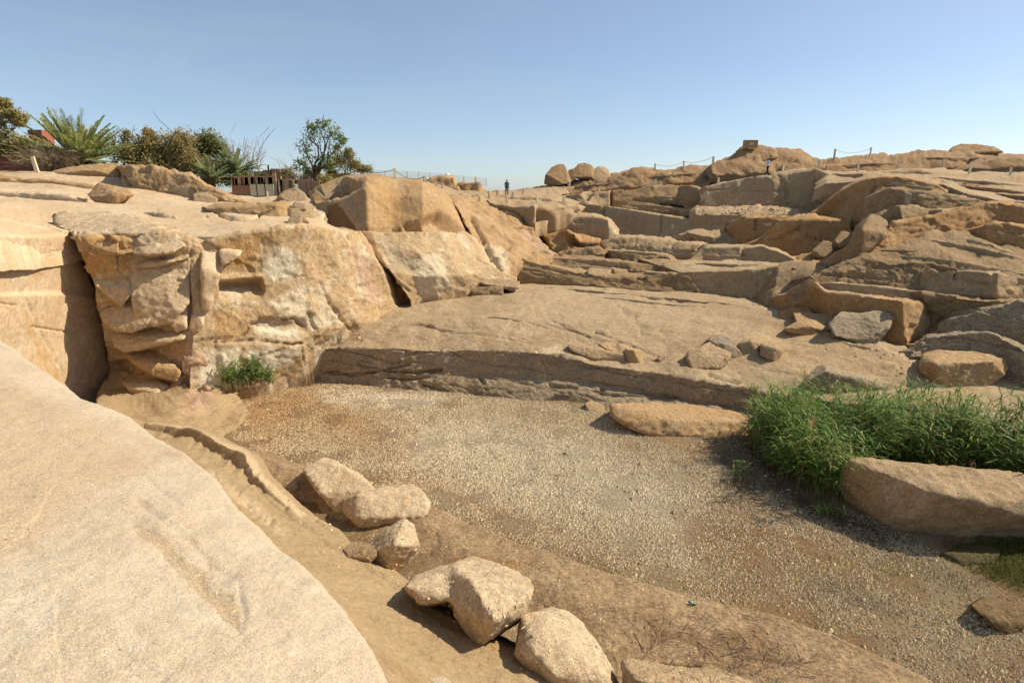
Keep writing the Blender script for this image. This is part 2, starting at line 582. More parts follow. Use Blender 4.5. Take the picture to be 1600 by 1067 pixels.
def hull_pieces(pieces, voxel, sd, amp, scale, fac, fsc, fine, smooth_it=1, chips=3):
    """convex lumps fused into one stone: voxel remesh, then worn and chipped"""
    bm = bmesh.new()
    for pts in pieces:
        vs = [bm.verts.new(p) for p in pts]
        bmesh.ops.convex_hull(bm, input=vs)
        P_ = np.array(pts); c_ = P_.mean(0); e_ = np.ptp(P_, 0)
        rs = np.random.default_rng(sd)
        for _ in range(chips):
            n_ = rs.normal(0, 1, 3) + np.array([0, -.5, .2]); n_ /= np.linalg.norm(n_)
            h_ = ((P_ - c_) @ n_).max()
            co = c_ + n_ * h_ * rs.uniform(.80, .93)
            geom = [v for v in bm.verts if v.is_valid] + list(bm.edges) + list(bm.faces)
            if len(pieces) == 1:
                bmesh.ops.bisect_plane(bm, geom=geom, plane_co=co, plane_no=n_, clear_outer=True)
                bmesh.ops.convex_hull(bm, input=list(bm.verts))
    loose = [v for v in bm.verts if not v.link_faces]
    bmesh.ops.delete(bm, geom=loose, context='VERTS')
    bmesh.ops.recalc_face_normals(bm, faces=bm.faces)
    me = bpy.data.meshes.new('tmp')
    bm.to_mesh(me); bm.free()
    ob = bpy.data.objects.new('tmp', me)
    COL.objects.link(ob)
    md = ob.modifiers.new('r', 'REMESH')
    md.mode = 'VOXEL'
    md.voxel_size = voxel
    dg = bpy.context.evaluated_depsgraph_get()
    ev = ob.evaluated_get(dg)
    m2 = ev.to_mesh()
    nv = len(m2.vertices)
    V = np.empty(nv * 3); m2.vertices.foreach_get('co', V); V = V.reshape(-1, 3)
    Nn = np.empty(nv * 3)
    nf = len(m2.polygons)
    fl = np.empty(nf * 4, np.int32) if len(m2.loops) == nf * 4 else None
    if fl is not None:
        m2.loops.foreach_get('vertex_index', fl)
        F = fl.reshape(-1, 4)
    else:
        F = np.array([[*p.vertices] + [p.vertices[-1]] * (4 - p.loop_total) for p in m2.polygons], np.int32)
    ev.to_mesh_clear()
    bpy.data.objects.remove(ob); bpy.data.meshes.remove(me)
    # light smoothing along edges
    E = np.concatenate([F[:, [0, 1]], F[:, [1, 2]], F[:, [2, 3]], F[:, [3, 0]]])
    E = E[E[:, 0] != E[:, 1]]
    for _ in range(smooth_it):
        acc = np.zeros_like(V); cnt = np.zeros(len(V))
        np.add.at(acc, E[:, 0], V[E[:, 1]]); np.add.at(cnt, E[:, 0], 1)
        np.add.at(acc, E[:, 1], V[E[:, 0]]); np.add.at(cnt, E[:, 1], 1)
        V = 0.5 * V + 0.5 * acc / np.maximum(cnt, 1)[:, None]
    A = V[F[:, 1]] - V[F[:, 0]]; B_ = V[F[:, 2]] - V[F[:, 0]]
    fn_ = np.cross(A, B_)
    N = np.zeros_like(V)
    for k in range(4):
        np.add.at(N, F[:, k], fn_)
    N /= np.linalg.norm(N, axis=1, keepdims=True) + 1e-9
    d = amp * fbm(V / scale, 4, sd) + fine * fbm(V / (scale / 7), 3, sd + 4)
    if fac:
        d = d + fac * facet(V / fsc, sd + 9)
    V = V + N * d[:, None]
    return V, F

def px_pts(s, Y0, dm=1.0):
    ym = np.mean([float(t.split(',')[1]) for t in s.split()])
    """'x,y,d x,y,d' -> world points, d metres behind (+) or in front (-) of Y0"""
    out = []
    for t in s.split():
        a = [float(x) for x in t.split(',')]
        d = a[2] if len(a) > 2 else 0.0
        out.append(at_y(a[0], a[1], Y0 + (d * (dm if a[1] < ym else min(dm, 0.8) if dm > 1 else dm) if d > 0 else d)))
    return out

def boulder(label, base, outline, depth, mat, name='boulder', cat='boulder', group=None, more=(), amp=0.010, fac=0.012, rough=1.0,
            Y=None, sink=0.06, parent=None, kind=None, shrink=0.82, vox=42, dm=1.6, grow=1.07, bvh=True, paint=(), sm=0):
    """a loose stone: the faces the photo shows at their depth, closed off by a back at its own thickness"""
    SEED[0] += 1
    sd = SEED[0] * 57
    if Y is None:
        h = hit(*base)
        Y0 = h.y if h is not None else 20.0
    else:
        Y0 = Y
    pieces = []
    for ol, dp in [(outline, depth)] + list(more):
        pq = [[float(x) for x in t_.split(',')] for t_ in ol.split()]
        mx, my = np.mean([q_[0] for q_ in pq]), np.mean([q_[1] for q_ in pq])
        ol = ' '.join('%.2f,%.2f,%.3f' % (mx + (q_[0] - mx) * grow, my + (q_[1] - my) * grow, q_[2] if len(q_) > 2 else 0.0) for q_ in pq)
        fr = px_pts(ol, Y0, dm)
        c = np.mean(fr, 0)
        pp = proj(np.array(fr)); pc = pp.mean(0)
        bk = [np.array(at_y(*((q_ - pc) * 0.93 + pc), p[1] + dp)) for p, q_ in zip(fr, pp)]
        pts = fr + bk
        zmin = min(p[2] for p in fr)
        pts += [p - np.array([0, 0, sink]) for p in fr + bk if p[2] < zmin + 0.12]
        pieces.append([tuple(p) for p in pts])
    allp = np.array([p for q in pieces for p in q])
    ext = allp.max(0) - allp.min(0)
    size = float(np.sort(ext)[1])
    pw = np.ptp(proj(allp)[:, 0])
    vox = float(np.clip(min(vox, pw / 1.5), 20, 50))
    V, F = hull_pieces(pieces, max(size, ext.max() * 0.5) / vox, sd, amp * size * rough, 0.45 * size, fac * size * rough, 0.38 * size, 0.012 * size, sm)
    ctr = V.mean(0)
    ctr[2] = V[:, 2].min()
    o = make_obj(name, V - ctr, F, mat, True, parent)
    o.location = ctr
    ca = o.data.color_attributes.new('tint', 'FLOAT_COLOR', 'POINT')
    tn = np.zeros((len(V), 4), np.float32)
    P2 = proj(V)
    for poly, colr, st, fe in paint:
        k = (poly_mask(P2, poly, fe) * st)[:, None]
        tn[:, :3] = np.where(k > 0.02, np.array(colr), tn[:, :3])
        tn[:, 3:4] = np.maximum(tn[:, 3:4], k)
    ca.data.foreach_set('color', tn.ravel())
    if bvh:
        TREES.append(BVHTree.FromPolygons(V.tolist(), F.tolist()))
    if parent is None and not kind:
        tag(o, label, cat, group)
    elif kind:
        o['kind'] = kind
    return o
# ================================================================== TERRAIN
CREAM = (0.66, 0.55, 0.395); SAND = (0.52, 0.37, 0.22); OCH = (0.50, 0.31, 0.14); GREY = (0.40, 0.315, 0.215); WHITE = (0.72, 0.63, 0.49)
PINK = (0.53, 0.36, 0.26); BROWN = (0.27, 0.155, 0.075)

# ---- far hillside, right half, along the skyline
loft('hillside', M['far'], [
 "790,303@66 815,298@67 840,292@68 870,287 900,281 950,271 969,269@66 999,264 1031,264 1068,260@66 1106,256 1141,250 1152,244@68 1212,236 1248,236 1266,243 1288,250 1311,246 1330,246@70 1377,242 1404,240 1448,236 1484,233 1520,233 1570,240@74 1660,241@74 1800,241@74",
 "790,306@64 815,302@65 840,296@66 870,293 900,288 950,279 969,277@64 999,272 1031,272 1068,268@64 1106,263 1141,256 1152,252@65 1212,248 1248,250 1266,254 1288,256 1311,252 1330,252@67 1377,249 1404,247 1448,243 1484,240 1520,240 1570,246@70 1660,247@70 1800,247@70",
 "790,312@60 815,310@61 840,307@63 880,306@63 930,301@62.5 980,294@62 1030,290@62 1080,288@62 1110,300@60 1160,294@60 1200,282@61 1240,278@62 1300,278@64 1360,274@65 1420,270@65 1480,264@66 1540,260@67 1660,254@68 1800,254@68"],
 amp=0.35, scale=3.5, fac=0.16, fsc=3.0, fine=0.12, strata=0.8, jag=0.12, skirt=5)
loft('hillside', M['far'], [
 "1118,251@67 1141,244@67 1152,237 1161,231@66 1186,229 1212,234 1248,234 1262,240 1268,248@66 1290,252@66",
 "1110,258@62 1141,254@62 1152,250 1180,252@62 1212,258 1248,262 1268,262@62 1290,262@62",
 "1115,270@60 1150,272@60 1190,270 1230,272 1268,270@60 1290,268@60"],
 amp=0.3, scale=2.6, fac=0.25, fsc=2.6, fine=0.06, jag=0.12, skirt=4)
loft('rock_slab', M['far'], [
 "1505,258@60 1545,246@62 1576,242@62 1640,241@62 1800,242@62",
 "1488,268@57 1517,256@57 1558,246@57 1576,246@57 1640,247@57 1800,247@57",
 "1490,270@56 1512,262@56 1549,264@56 1600,265@56 1800,266@56"], amp=0.2, scale=2.5, fac=0.12, fsc=2.5, fine=0.04, skirt=4)
# plateau behind the right-hand blocks
loft('rock_slope', M['tan'], [
 "1270,266@54 1330,270@54 1400,267@54 1470,263@55 1514,270@52 1600,267@52 1800,266@52",
 "1290,270@44 1350,270@44 1400,271@44 1470,270@44 1514,277@42 1600,276@42 1800,276@42",
 "1290,290@36 1340,284@35 1385,276@33 1420,279@33 1460,287@32 1500,300@30 1540,311@29 1600,320@28 1800,345@26"],
 amp=0.16, scale=3.0, fac=0.08, fsc=2.2, fine=0.03, jag=0.08, skirt=3)
loft('rock_ledge', M['tan'], [
 "1345,272@45 1400,264@46 1450,265@46 1475,271@45", "1345,276@43 1372,271@43 1425,266@43 1455,268@43 1470,274@43 1492,274@43", "1348,278@42.6 1372,277@42.6 1425,277@42.6 1462,278@42.6 1472,278@42.6 1492,278@42.6"],
 amp=0.12, fac=0.15, scale=1.4, fsc=1.6)
loft('rock_ledge', M['far'], [
 "1445,280@38 1480,281@38 1530,288@37 1575,300@34", "1446,283@36 1490,287@35.5 1530,292@34.5 1572,304@32", "1448,288@35.5 1490,293@35 1530,298@34 1568,309@31.5"], amp=0.12, fac=0.16, fsc=1.2)
# far rim left of centre
loft('rock_slope', M['tan'], [
 "500,290@38 545,275@38 580,273@38 620,277@39 650,284@41 672,283@44 758,297@46 800,298@58 845,291@66 880,287@66",
 "500,300@33 545,290@33 580,284@34 620,287@36 660,291@38 710,300@40 758,305@42 800,306@46 845,304@52 890,302@56",
 "500,312@28 560,305@29 640,300@34 700,308@36 760,314@37 830,314@39 880,312@44 905,316@46"], amp=0.16, scale=2.6, fac=0.10, fsc=2.0, skirt=3)
loft('rock_ledge', M['ochre'], [
 "655,284@45 678,276@46 691,274@46 708,277@46 716,290@46", "655,288@43 678,279@43 691,277@43 708,280@43 716,292@43", "650,296@42 690,294@42 720,298@42"], amp=0.15, fac=0.2)
loft('rock_ledge', M['ochre'], [
 "708,285@45 728,285@45 748,284@45 762,300@45", "710,287@43.5 728,287@43 750,285@43 757,295@43.4 768,302@43.6", "712,303@42.6 728,303@42.4 752,304@42.4 768,305@42.8"], amp=0.12, fac=0.25)
# rock body under the walkway and left of the wide shaded wall
loft('rock_ledge', M['grey'], [
 "950,299@53 982,295@54 1024,289@54 1063,288@54 1090,291@53 1110,300@51",
 "956,299@50 982,297@50 1024,291@50 1045,289@50 1063,291@50 1082,291@49 1097,299@48 1112,312@46",
 "957,322@48 980,326@47 1016,330@46 1058,333@45 1090,340@43 1114,330@43"],
 amp=0.22, scale=2.4, fac=0.22, fsc=2.4, strata=2.2, cracks=[("990,312 1030,316 1060,320 1090,316", 2.2, 0.35), ("1062,308 1056,322", 2, .3), ("1056,322 1092,324", 2, .3)])
loft('rock_ledge', M['tan'], [
 "860,308@52 895,303@52 955,298@51", "862,310@49 895,304@48 907,303@47.6 919,316@47 926,303@48 953,300@48", "864,316@47 895,318@46.5 905,319@46 919,318@45.6 935,322@45.6 953,323@46"], amp=0.1, fac=0.15)
# wide shaded wall below the walking visitor
loft('rock_ledge', M['tan'], [
 "1095,293@50 1123,287@50 1167,278@50 1200,273@50 1250,265@50 1277,264@49 1300,272@48 1355,270@46",
 "1100,293@45 1123,289@45 1167,280@44.5 1200,276@44 1206,282@43.6 1217,274@44 1250,268@43.5 1277,266@43 1300,277@42 1352,275@41",
 "1104,305@44 1135,300@43.6 1178,298@43 1234,300@42 1272,300@41.5 1300,297@41 1352,290@40",
 "1106,322@43 1130,322@42.6 1178,322@42 1234,325@41 1272,330@40 1300,325@39.6 1340,310@39"],
 lay=0.0, amp=0.16, scale=2.2, fac=0.2, fsc=2.2, paint=[("1104,296 1123,322 1104,322 1098,305", CREAM, .8, 4)],
 cracks=[("1272,272 1275,290 1276,310 1288,324", 1.8, 0.16), ("1216,276 1230,290 1232,305", 2, 0.2), ("1100,298 1160,297 1230,300", 2, 0.12)], dents=[("1207,275 1245,269 1247,285 1232,292 1212,288", 0.15, 6)])
loft('rock_ledge', M['tan'], [
 "1088,322@43 1130,321@42.4 1180,321@41.8 1234,323@41 1275,328@40", "1086,328@41 1130,328@40.5 1180,328@40 1234,330@39 1275,334@37", "1085,338@39 1120,338@38.4 1160,338@37 1190,338@36.4 1234,338@35.5 1272,336@35.5"], amp=0.16, scale=0.9, fac=0.14, fsc=1.0, jag=.1)
loft('rock_ledge', M['tan'], [
 "1082,338@41.5 1100,334@41.5 1160,332@40", "1085,338@40.8 1100,334@40.5 1120,334@40.2 1145,335@39.8 1160,333@39.5", "1090,346@40 1120,348@39.4 1160,352@38.6"], amp=0.08, fac=0.15, cracks=[("1117,334 1118,350", 2, .3), ("1137,334 1140,352", 3, .35)])
# long quarry trench wall
loft('rock_ledge', M['tan'], [
 "895,316@50 943,321@49 1032,334@46 1142,350@42.5",
 "901,317@46 943,322@45 980,327@44 1032,336@42.5 1095,345@40.5 1145,352@39",
 "906,330@45 937,341@44 966,356@42.6 1016,366@41 1061,372@39.4 1142,372@37.5",
 "906,334@44.5 937,345@43.5 966,364@42 1016,371@40.4 1061,376@38.6 1142,376@37"],
 lay=0.0, amp=0.05, scale=1.4, fac=0.04, fine=0.02, jag=.02, cracks=[("942,322 944,342", 2.2, .3), ("1033,336 1032,362", 1.6, .25)],
 paint=[("960,362 1000,366 1060,372 1060,378 960,368", CREAM, 0.8, 3)],  # cream strip paints the lit lower edge of the wall
 fn=lambda G, P, N: G + N * (0.022 * np.sin(P[..., 0] * 0.45 + 2 * fbm(G / 2, 2, 5)))[..., None] * np.clip((P[..., 1] - 330) / 30, 0.2, 1)[..., None])
loft('rock_ledge', M['tan'], [
 "1040,378@40 1074,360@38.5 1100,358@38.5 1126,360@38 1160,366@37", "1063,373@36.4 1074,362@36.2 1079,366@35.6 1112,371@35 1135,371@35 1158,374@34.6", "1066,378@36 1078,378@35.2 1110,383@34.6 1150,384@34.2 1160,382@34.2"], amp=0.12, fac=0.2)
loft('rock_ledge', M['rust'], [
 "1145,345@37 1160,337@37 1200,336@37 1235,336@36.5 1275,331@36", "1150,352@35 1158,340@34.6 1190,340@34.4 1230,339@34.2 1270,335@34", "1154,374@34 1176,374@33.4 1192,367@33 1215,353@33 1237,345@33 1272,338@33"],
 amp=0.12, fac=0.16, fsc=1.5, cracks=[("1182,342 1180,358", 3, .3)])
# big shaded hollow with the arched rock above it
loft('rock_ledge', M['rust'], [
 "1262,336@35 1290,316@35 1316,294@35 1343,281@35.5 1385,273@35 1418,277@34.5 1460,285@33.5 1484,298@31.5",
 "1268,336@32.5 1290,318@32.2 1316,298@32 1343,284@32 1385,276@31.5 1418,280@31 1460,288@30.2 1481,300@29.4",
 "1268,350@32.4 1292,340@32.2 1318,318@31.8 1343,298@31.5 1385,288@31 1418,288@30.6 1460,294@29.8 1480,302@29.2",
 "1266,374@29.5 1300,386@28.5 1325,368@28.6 1345,346@28.6 1362,326@28.6 1382,300@29.2 1420,300@29.4 1478,304@29"],
 steep=.5, lay=0.0, amp=0.14, scale=2.2, fac=0.12, fsc=2.4, jag=.05, cracks=[("1360,300 1372,286 1390,290", 2, .2)])
loft('rock_ledge', M['rust'], [
 "1140,388@33 1182,374@33 1211,352@33 1227,343@33 1268,335@32 1330,340@31",
 "1150,387@31 1182,376@30.6 1211,355@30.4 1227,346@30.2 1250,344@30 1290,345@29.8 1330,346@29.4",
 "1158,388@30.4 1190,382@29.8 1215,370@29.5 1240,362@29.3 1270,362@29 1300,362@28.8 1330,360@28.8",
 "1165,390@30 1200,390@29 1225,397@28.4 1243,401@28 1268,395@27.6 1290,385@27.6 1315,376@27.6 1330,366@27.8"],
 steep=.3, amp=0.10, scale=1.8, fac=0.12, fsc=2.0, cracks=[("1203,374 1225,370 1246,358 1260,368 1285,378", 2.2, .18)])
loft('rock_ledge', M['grey'], [
 "1374,298@31 1392,292@31 1411,293@31 1477,300@30.4 1540,312@29.5",
 "1379,299@28 1391,295@27.6 1411,298@27.2 1477,303@27 1518,310@26.8 1540,315@26.6",
 "1373,338@26.6 1402,324@26.4 1416,324@26.2 1450,324@26 1488,327@26 1540,320@26.2"], amp=0.10, fac=0.12, fsc=1.6,
 paint=[("1410,296 1424,304 1428,322 1416,322", CREAM, .7, 4)])
loft('rock_ledge', M['grey'], [
 "1380,326@28 1404,320@28 1450,320@28 1495,323@27.8", "1374,338@25.6 1396,322@25.6 1404,322@25 1416,323@25.4 1450,325@26 1490,326@26.6",
 "1372,343@25 1402,348@24.4 1413,349@24.2 1418,347@24.4 1440,342@24.8 1484,334@25.4"], amp=0.10, fac=0.14, fsc=1.2)
loft('rock_ledge', M['rust'], [
 "1380,350@27 1411,344@27 1474,330@28 1537,313@29 1561,311@29 1600,318@28.4 1800,345@27",
 "1347,382@22.6 1384,366@23.2 1392,347@23.8 1411,347@24.2 1474,334@25 1537,317@26 1561,315@26 1600,322@25.5 1700,338@25 1800,352@24.6",
 "1346,399@22.2 1390,388@22.8 1432,373@23.7 1474,366@24.2 1530,356@24.8 1554,351@25 1600,355@24.6 1700,370@24 1800,384@23.6"],
 amp=0.12, scale=1.4, fac=0.12, fsc=1.1, fine=0.03, paint=[("1420,330 1540,312 1540,318 1440,345", SAND, .5, 6)])
loft('rock_ledge', M['rust'], [
 "1530,352@25.4 1554,345@25.6 1600,350@25.2 1800,380@24.4", "1536,353@23.8 1554,348@23.8 1575,349@23.8 1600,356@23.6 1700,372@23.2 1800,386@23", "1538,373@23.4 1575,375@23.2 1600,391@22.8 1700,404@22.4 1800,418@22.2"], amp=0.1, fac=0.12)
loft('rock_slope', M['grey'], [
 "1345,394@24 1390,384@24.6 1432,369@25.4 1474,362@26 1530,354@26 1590,366@25 1800,396@24",
 "1346,397@22.4 1390,388@23 1432,372@23.8 1445,361@24 1462,360@24 1474,368@23.6 1484,362@24 1500,362@24 1530,365@24 1560,384@23.2 1600,392@23 1800,425@22",
 "1347,399@21.9 1380,398@22 1420,388@22.2 1445,384@22.3 1470,387@22.2 1500,386@22.3 1530,394@22 1560,400@21.8 1600,408@21.6 1800,440@20.8",
 "1348,401@21.6 1385,412@21.2 1455,413@21 1495,423@20.6 1554,427@20.4 1600,438@20.2 1800,470@19.5"],
 amp=0.12, scale=1.3, fac=0.07, fsc=1.2, fine=0.035, strata=1)
loft('rock_ledge', M['grey'], [
 "1262,436@23 1300,416@23 1345,400@23 1385,408@22.6 1450,409@22.4 1470,420@21.8",
 "1265,436@21.2 1300,418@21.4 1345,402@21.6 1385,411@21.2 1450,413@20.9 1458,424@20.4",
 "1272,442@20.8 1310,428@20.7 1350,420@20.7 1400,428@20.4 1440,432@20.2 1452,440@19.9",
 "1285,450@20.2 1307,446@20 1360,450@19.8 1425,456@19.2 1450,458@19.2"], amp=0.14, scale=1.2, fac=0.14, fsc=1.2, fine=0.025)
loft('rock_ledge', M['tan'], [
 "1455,421@22 1492,419@22 1560,423@21.4 1600,430@21.6 1800,455@20.5", "1457,424@20.2 1492,422@20 1530,425@19.6 1560,427@19.2 1590,433@20 1640,440@20 1800,466@19.2",
 "1448,457@19.4 1487,461@19 1530,465@18.7 1557,468@18.4 1590,470@19.2 1640,475@19.2 1800,492@18.6"], amp=0.10, fac=0.16, fsc=1.1, cracks=[("1493,422 1491,435", 2.4, .2), ("1486,461 1557,468 1600,470", 2, .15)])
loft('rock_ledge', M['grey'], [
 "1430,458@20 1487,460@19.8 1557,466@19.4 1600,468@19.4 1800,480@18.8", "1437,458@18.8 1462,461@18.8 1487,463@18.6 1557,470@18 1600,472@18 1800,490@17.4",
 "1462,492@18.8 1480,500@18.6 1510,494@18 1560,490@17.6 1600,486@17.4 1800,500@17"], amp=0.1, fac=0.12)
loft('rock_ledge', M['tan'], [
 "1280,442@21.35 1300,440@21.15 1380,447@20.75 1430,453@20.35 1450,462@20.15", "1284,442@20.65 1300,441@20.35 1380,449@19.75 1430,455@19.25 1437,456@19.05 1446,468@19.55", "1284,453@20.45 1300,456@20.05 1380,465@19.35 1430,474@18.85 1437,475@18.65 1450,480@19.65"],
 lay=0.0, amp=0.05, fac=0.05)
loft('rock_ledge', M['rust'], [
 "1236,452@22 1268,438@22 1300,450@20.8 1400,465@19.2 1440,470@19 1470,480@19.8",
 "1226,461@21 1262,437@20.8 1268,438@20.5 1290,457@19.6 1340,462@19 1395,468@18.3 1409,472@17.9 1436,475@18.6 1465,484@19.6",
 "1224,495@20.9 1255,499@20.5 1275,502@20.2 1299,507@19.3 1340,516@18.7 1375,526@18.1 1414,534@17.7 1440,527@18.3 1467,505@19.3"],
 lay=0.0, amp=0.10, scale=1.3, fac=0.10, fsc=1.3, fine=0.02,
 paint=[("1226,458 1264,434 1275,447 1240,480", GREY, .8, 5), ("1414,474 1466,482 1470,505 1440,525 1418,520", SAND, .9, 4), ("1265,435 1292,455 1400,466 1400,470 1290,460 1262,442", CREAM, .7, 3)])  # sand and cream tints paint sunlight on the right face and top edge
loft('rock_ledge', M['ledge'], [
 "1450,505@20 1480,492@19.4 1520,486@19 1560,476@18.8 1600,466@18.8 1800,455@18.4",
 "1452,520@18.2 1466,508@18.2 1482,499@18 1520,491@17.8 1560,479@17.6 1600,469@17.5 1800,458@17",
 "1455,522@17.8 1480,520@17.4 1520,516@17 1560,508@16.8 1600,500@16.6 1800,500@16",
 "1456,527@17.4 1500,527@17 1570,523@16.6 1600,518@16.4 1800,530@15.6"], amp=0.16, scale=1.3, fac=0.08, fine=0.03)
loft('rock_ledge', M['ledge'], [
 "1420,545@18 1450,524@18 1500,519@17.8 1540,516@17.6 1600,540@16.6 1800,560@16",
 "1424,549@16.7 1450,528@16.9 1500,522@16.6 1540,520@16.4 1560,525@16.2 1600,548@15.6 1800,600@14.4",
 "1425,553@16.5 1450,545@16.5 1500,545@16.2 1540,548@15.9 1570,556@15.6 1600,575@15.1 1800,640@13.8",
 "1425,557@16.2 1450,556@16.2 1500,562@15.8 1560,581@15.2 1600,610@14.6 1800,680@13.2"], amp=0.14, scale=1.2, fac=0.06, fine=0.03)
# ---- mid terraces (centre)
loft('rock_ledge', M['tan'], [
 "760,310@42 800,306@43 832,305@43 865,308@43 900,316@43", "770,316@40 801,309@40.6 832,308@40.6 865,311@40.6 900,319@41", "775,320@39.6 823,318@40 893,321@40.4"], amp=0.12, fac=0.16)
loft('rock_ledge', M['tan'], [
 "755,312@39 800,316@39 850,316@39 900,317@40 915,324@40",
 "768,319@34 800,324@33.4 828,326@32.6 836,323@32 841,324@33 862,323@34 880,321@34.6 908,322@36",
 "788,333@32.4 805,346@31.8 822,354@31.2 836,354@30.8 841,348@31.8 862,341@32.8 880,337@33.8 910,333@35"],
 amp=0.10, fac=0.22, fsc=1.3, cracks=[("780,325 805,330 825,352", 3, .35)], dents=[("839,324 864,340 842,346", -.5, 3)])
loft('rock_ledge', M['tan'], [
 "836,346@38 870,334@39 900,331@40 925,333@39 953,341@37 968,360@37",
 "843,345@35.4 885,338@35.4 927,340@34.8 951,343@34.2 958,348@34.4 967,367@34.8",
 "858,350@34.8 890,350@34.4 930,354@33.8 951,355@33.4 959,357@33.6 969,369@34.2",
 "869,354@34.4 893,367@33.6 932,374@33.2 951,374@33 960,374@33.2 971,373@34"], amp=0.16, scale=1.2, fac=0.14, fsc=0.9, paint=[("951,342 967,366 952,372", CREAM, .9, 3)])
loft('rock_ledge', M['rust'], [
 "845,368@34 880,358@34 911,366@34 940,374@34", "855,369@32 880,362@32 898,366@31.6 911,372@31.8 937,379@32", "860,380@30.6 880,384@31 898,389@31.4 915,387@31.4 937,385@31"],
 amp=0.15, fac=0.2, dents=[("885,368 912,373 932,380 912,386 892,384", -.8, 5)])
loft('rock_ledge', M['tan'], [
 "920,376@40 969,366@39 1016,369@38.5 1061,374@37.5 1110,380@36.5",
 "936,377@33.4 969,370@33 1000,371@32.6 1042,376@32 1080,381@31.2 1098,384@30.6",
 "944,386@31.8 970,382@31.6 1006,384@31 1050,390@30.4 1088,392@29.8",
 "946,394@30.8 975,396@30.6 1006,399@30.2 1063,403@29.4 1094,398@29.2"], amp=0.14, scale=1.1, fac=0.12, fine=0.03)
loft('rock_ledge', M['grey'], [
 "868,396@32 893,388@32 935,384@32 955,392@32", "873,395@30.2 893,391@30.2 935,388@30.2 949,394@30.2", "876,403@29.6 911,402@29.6 945,399@29.6"], amp=0.07, fac=0.12)
loft('rock_ledge', M['grey'], [
 "950,392@32 1012,394@31.4 1046,396@30.8 1062,408@30.2", "958,393@29.8 1012,398@29.4 1044,400@29 1056,411@28.6 1066,414@28.6", "970,402@29.2 1004,413@28.6 1035,412@28.6 1055,421@28 1068,420@28.2"], amp=0.09, fac=0.18, fsc=.8)
loft('rock_ledge', M['grey'], [
 "838,402@30 880,399@30 928,402@29.8 980,406@29.4 1040,412@28.8 1075,418@28", "850,406@28.2 880,404@28.1 928,407@27.9 980,411@27.6 1020,414@27.2 1075,421@26.6", "866,416@27 919,421@26.8 980,424@26.4 1020,426@26.2 1068,428@25.8"], amp=0.08, fac=0.14, fsc=.8)
loft('rock_ledge', M['grey'], [
 "786,396@30 830,402@29.5 880,412@28.5 920,420@28 1000,424@27 1060,420@27 1080,428@26.4",
 "793,400@26.6 830,409@26.2 880,420@25.8 916,430@25.5 960,434@25.3 1000,433@25.2 1030,430@25.2 1058,429@25.1 1078,434@24.9",
 "808,438@24.8 850,441@24.6 895,445@24.4 960,450@24.3 1000,453@24.1 1060,459@23.9 1098,462@23.7"], amp=0.08, fac=0.12, fsc=1.1, paint=[("793,396 860,408 920,424 910,432 850,414", SAND, .7, 4)])
loft('rock_ledge', M['tan'], [
 "1060,416@29 1080,403@29 1098,382@29.6 1160,382@29.4 1190,382@29 1215,389@28.4 1248,405@27.4",
 "1078,405@27.6 1098,386@28 1130,387@27.7 1160,386@27.5 1162,389@27.5 1190,386@27 1215,393@26.5 1246,408@25.6",
 "1078,408@27.1 1120,407@26.8 1160,409@26.5 1200,413@26 1246,416@25.2"], lay=0.0, amp=0.05, fac=0.06, fsc=1.5, cracks=[("1161,386 1162,406", 2, .3)])
loft('rock_ledge', M['tan'], [
 "1000,404@28.5 1078,406@27.4 1160,407@26.9 1235,412@25.6", "1062,425@25.2 1121,424@24.8 1180,422@24.4 1216,416@24.4", "1068,452@24.3 1145,463@23.6 1180,466@23.2 1216,462@23.2"],
 lay=0.0, amp=0.08, fac=0.08, fsc=1.4, paint=[("1060,405 1200,408 1215,415 1180,421 1060,424", CREAM, .5, 5)])
loft('rock_slope', M['grey'], [
 "1205,413@26 1235,407@26 1265,408@25.5 1295,416@24", "1218,418@24.3 1240,412@24.3 1265,412@23.6 1288,420@22.6", "1205,466@22 1226,474@21.2 1245,456@21.4 1272,438@21.4"], amp=0.08, fac=0.05)
# ---- left of the terraces: chiselled lit slope and the two cliffs
loft('cliff', M['ochre'], [
 "690,304@36 730,305@38 770,310@40 800,318@37 822,330@35",
 "706,314@30.5 735,316@32 765,322@33 790,332@32.6 815,350@31.4",
 "727,350@27.5 760,352@28.6 790,358@29.5 820,362@30 842,368@30.4",
 "745,390@25.6 780,388@26.6 810,386@27.6 835,388@28.6 858,392@29.4",
 "768,425@24 790,420@24.6 806,410@25.6 830,404@26.8 862,404@28"],
 amp=0.13, scale=1.3, fac=0.16, fsc=1.1, strata=1, fine=0.03, cracks=[("704,312 712,330 722,345", 3, .25), ("738,338 752,368 766,395 780,420", 5, .4), ("775,330 800,334 820,350", 2, .2)],
 paint=[("740,380 790,380 800,425 760,425", CREAM, .75, 8), ("815,352 850,372 862,396 838,386 812,366", PINK, .8, 5), ("650,300 740,310 730,360 660,340", SAND, .6, 10)])
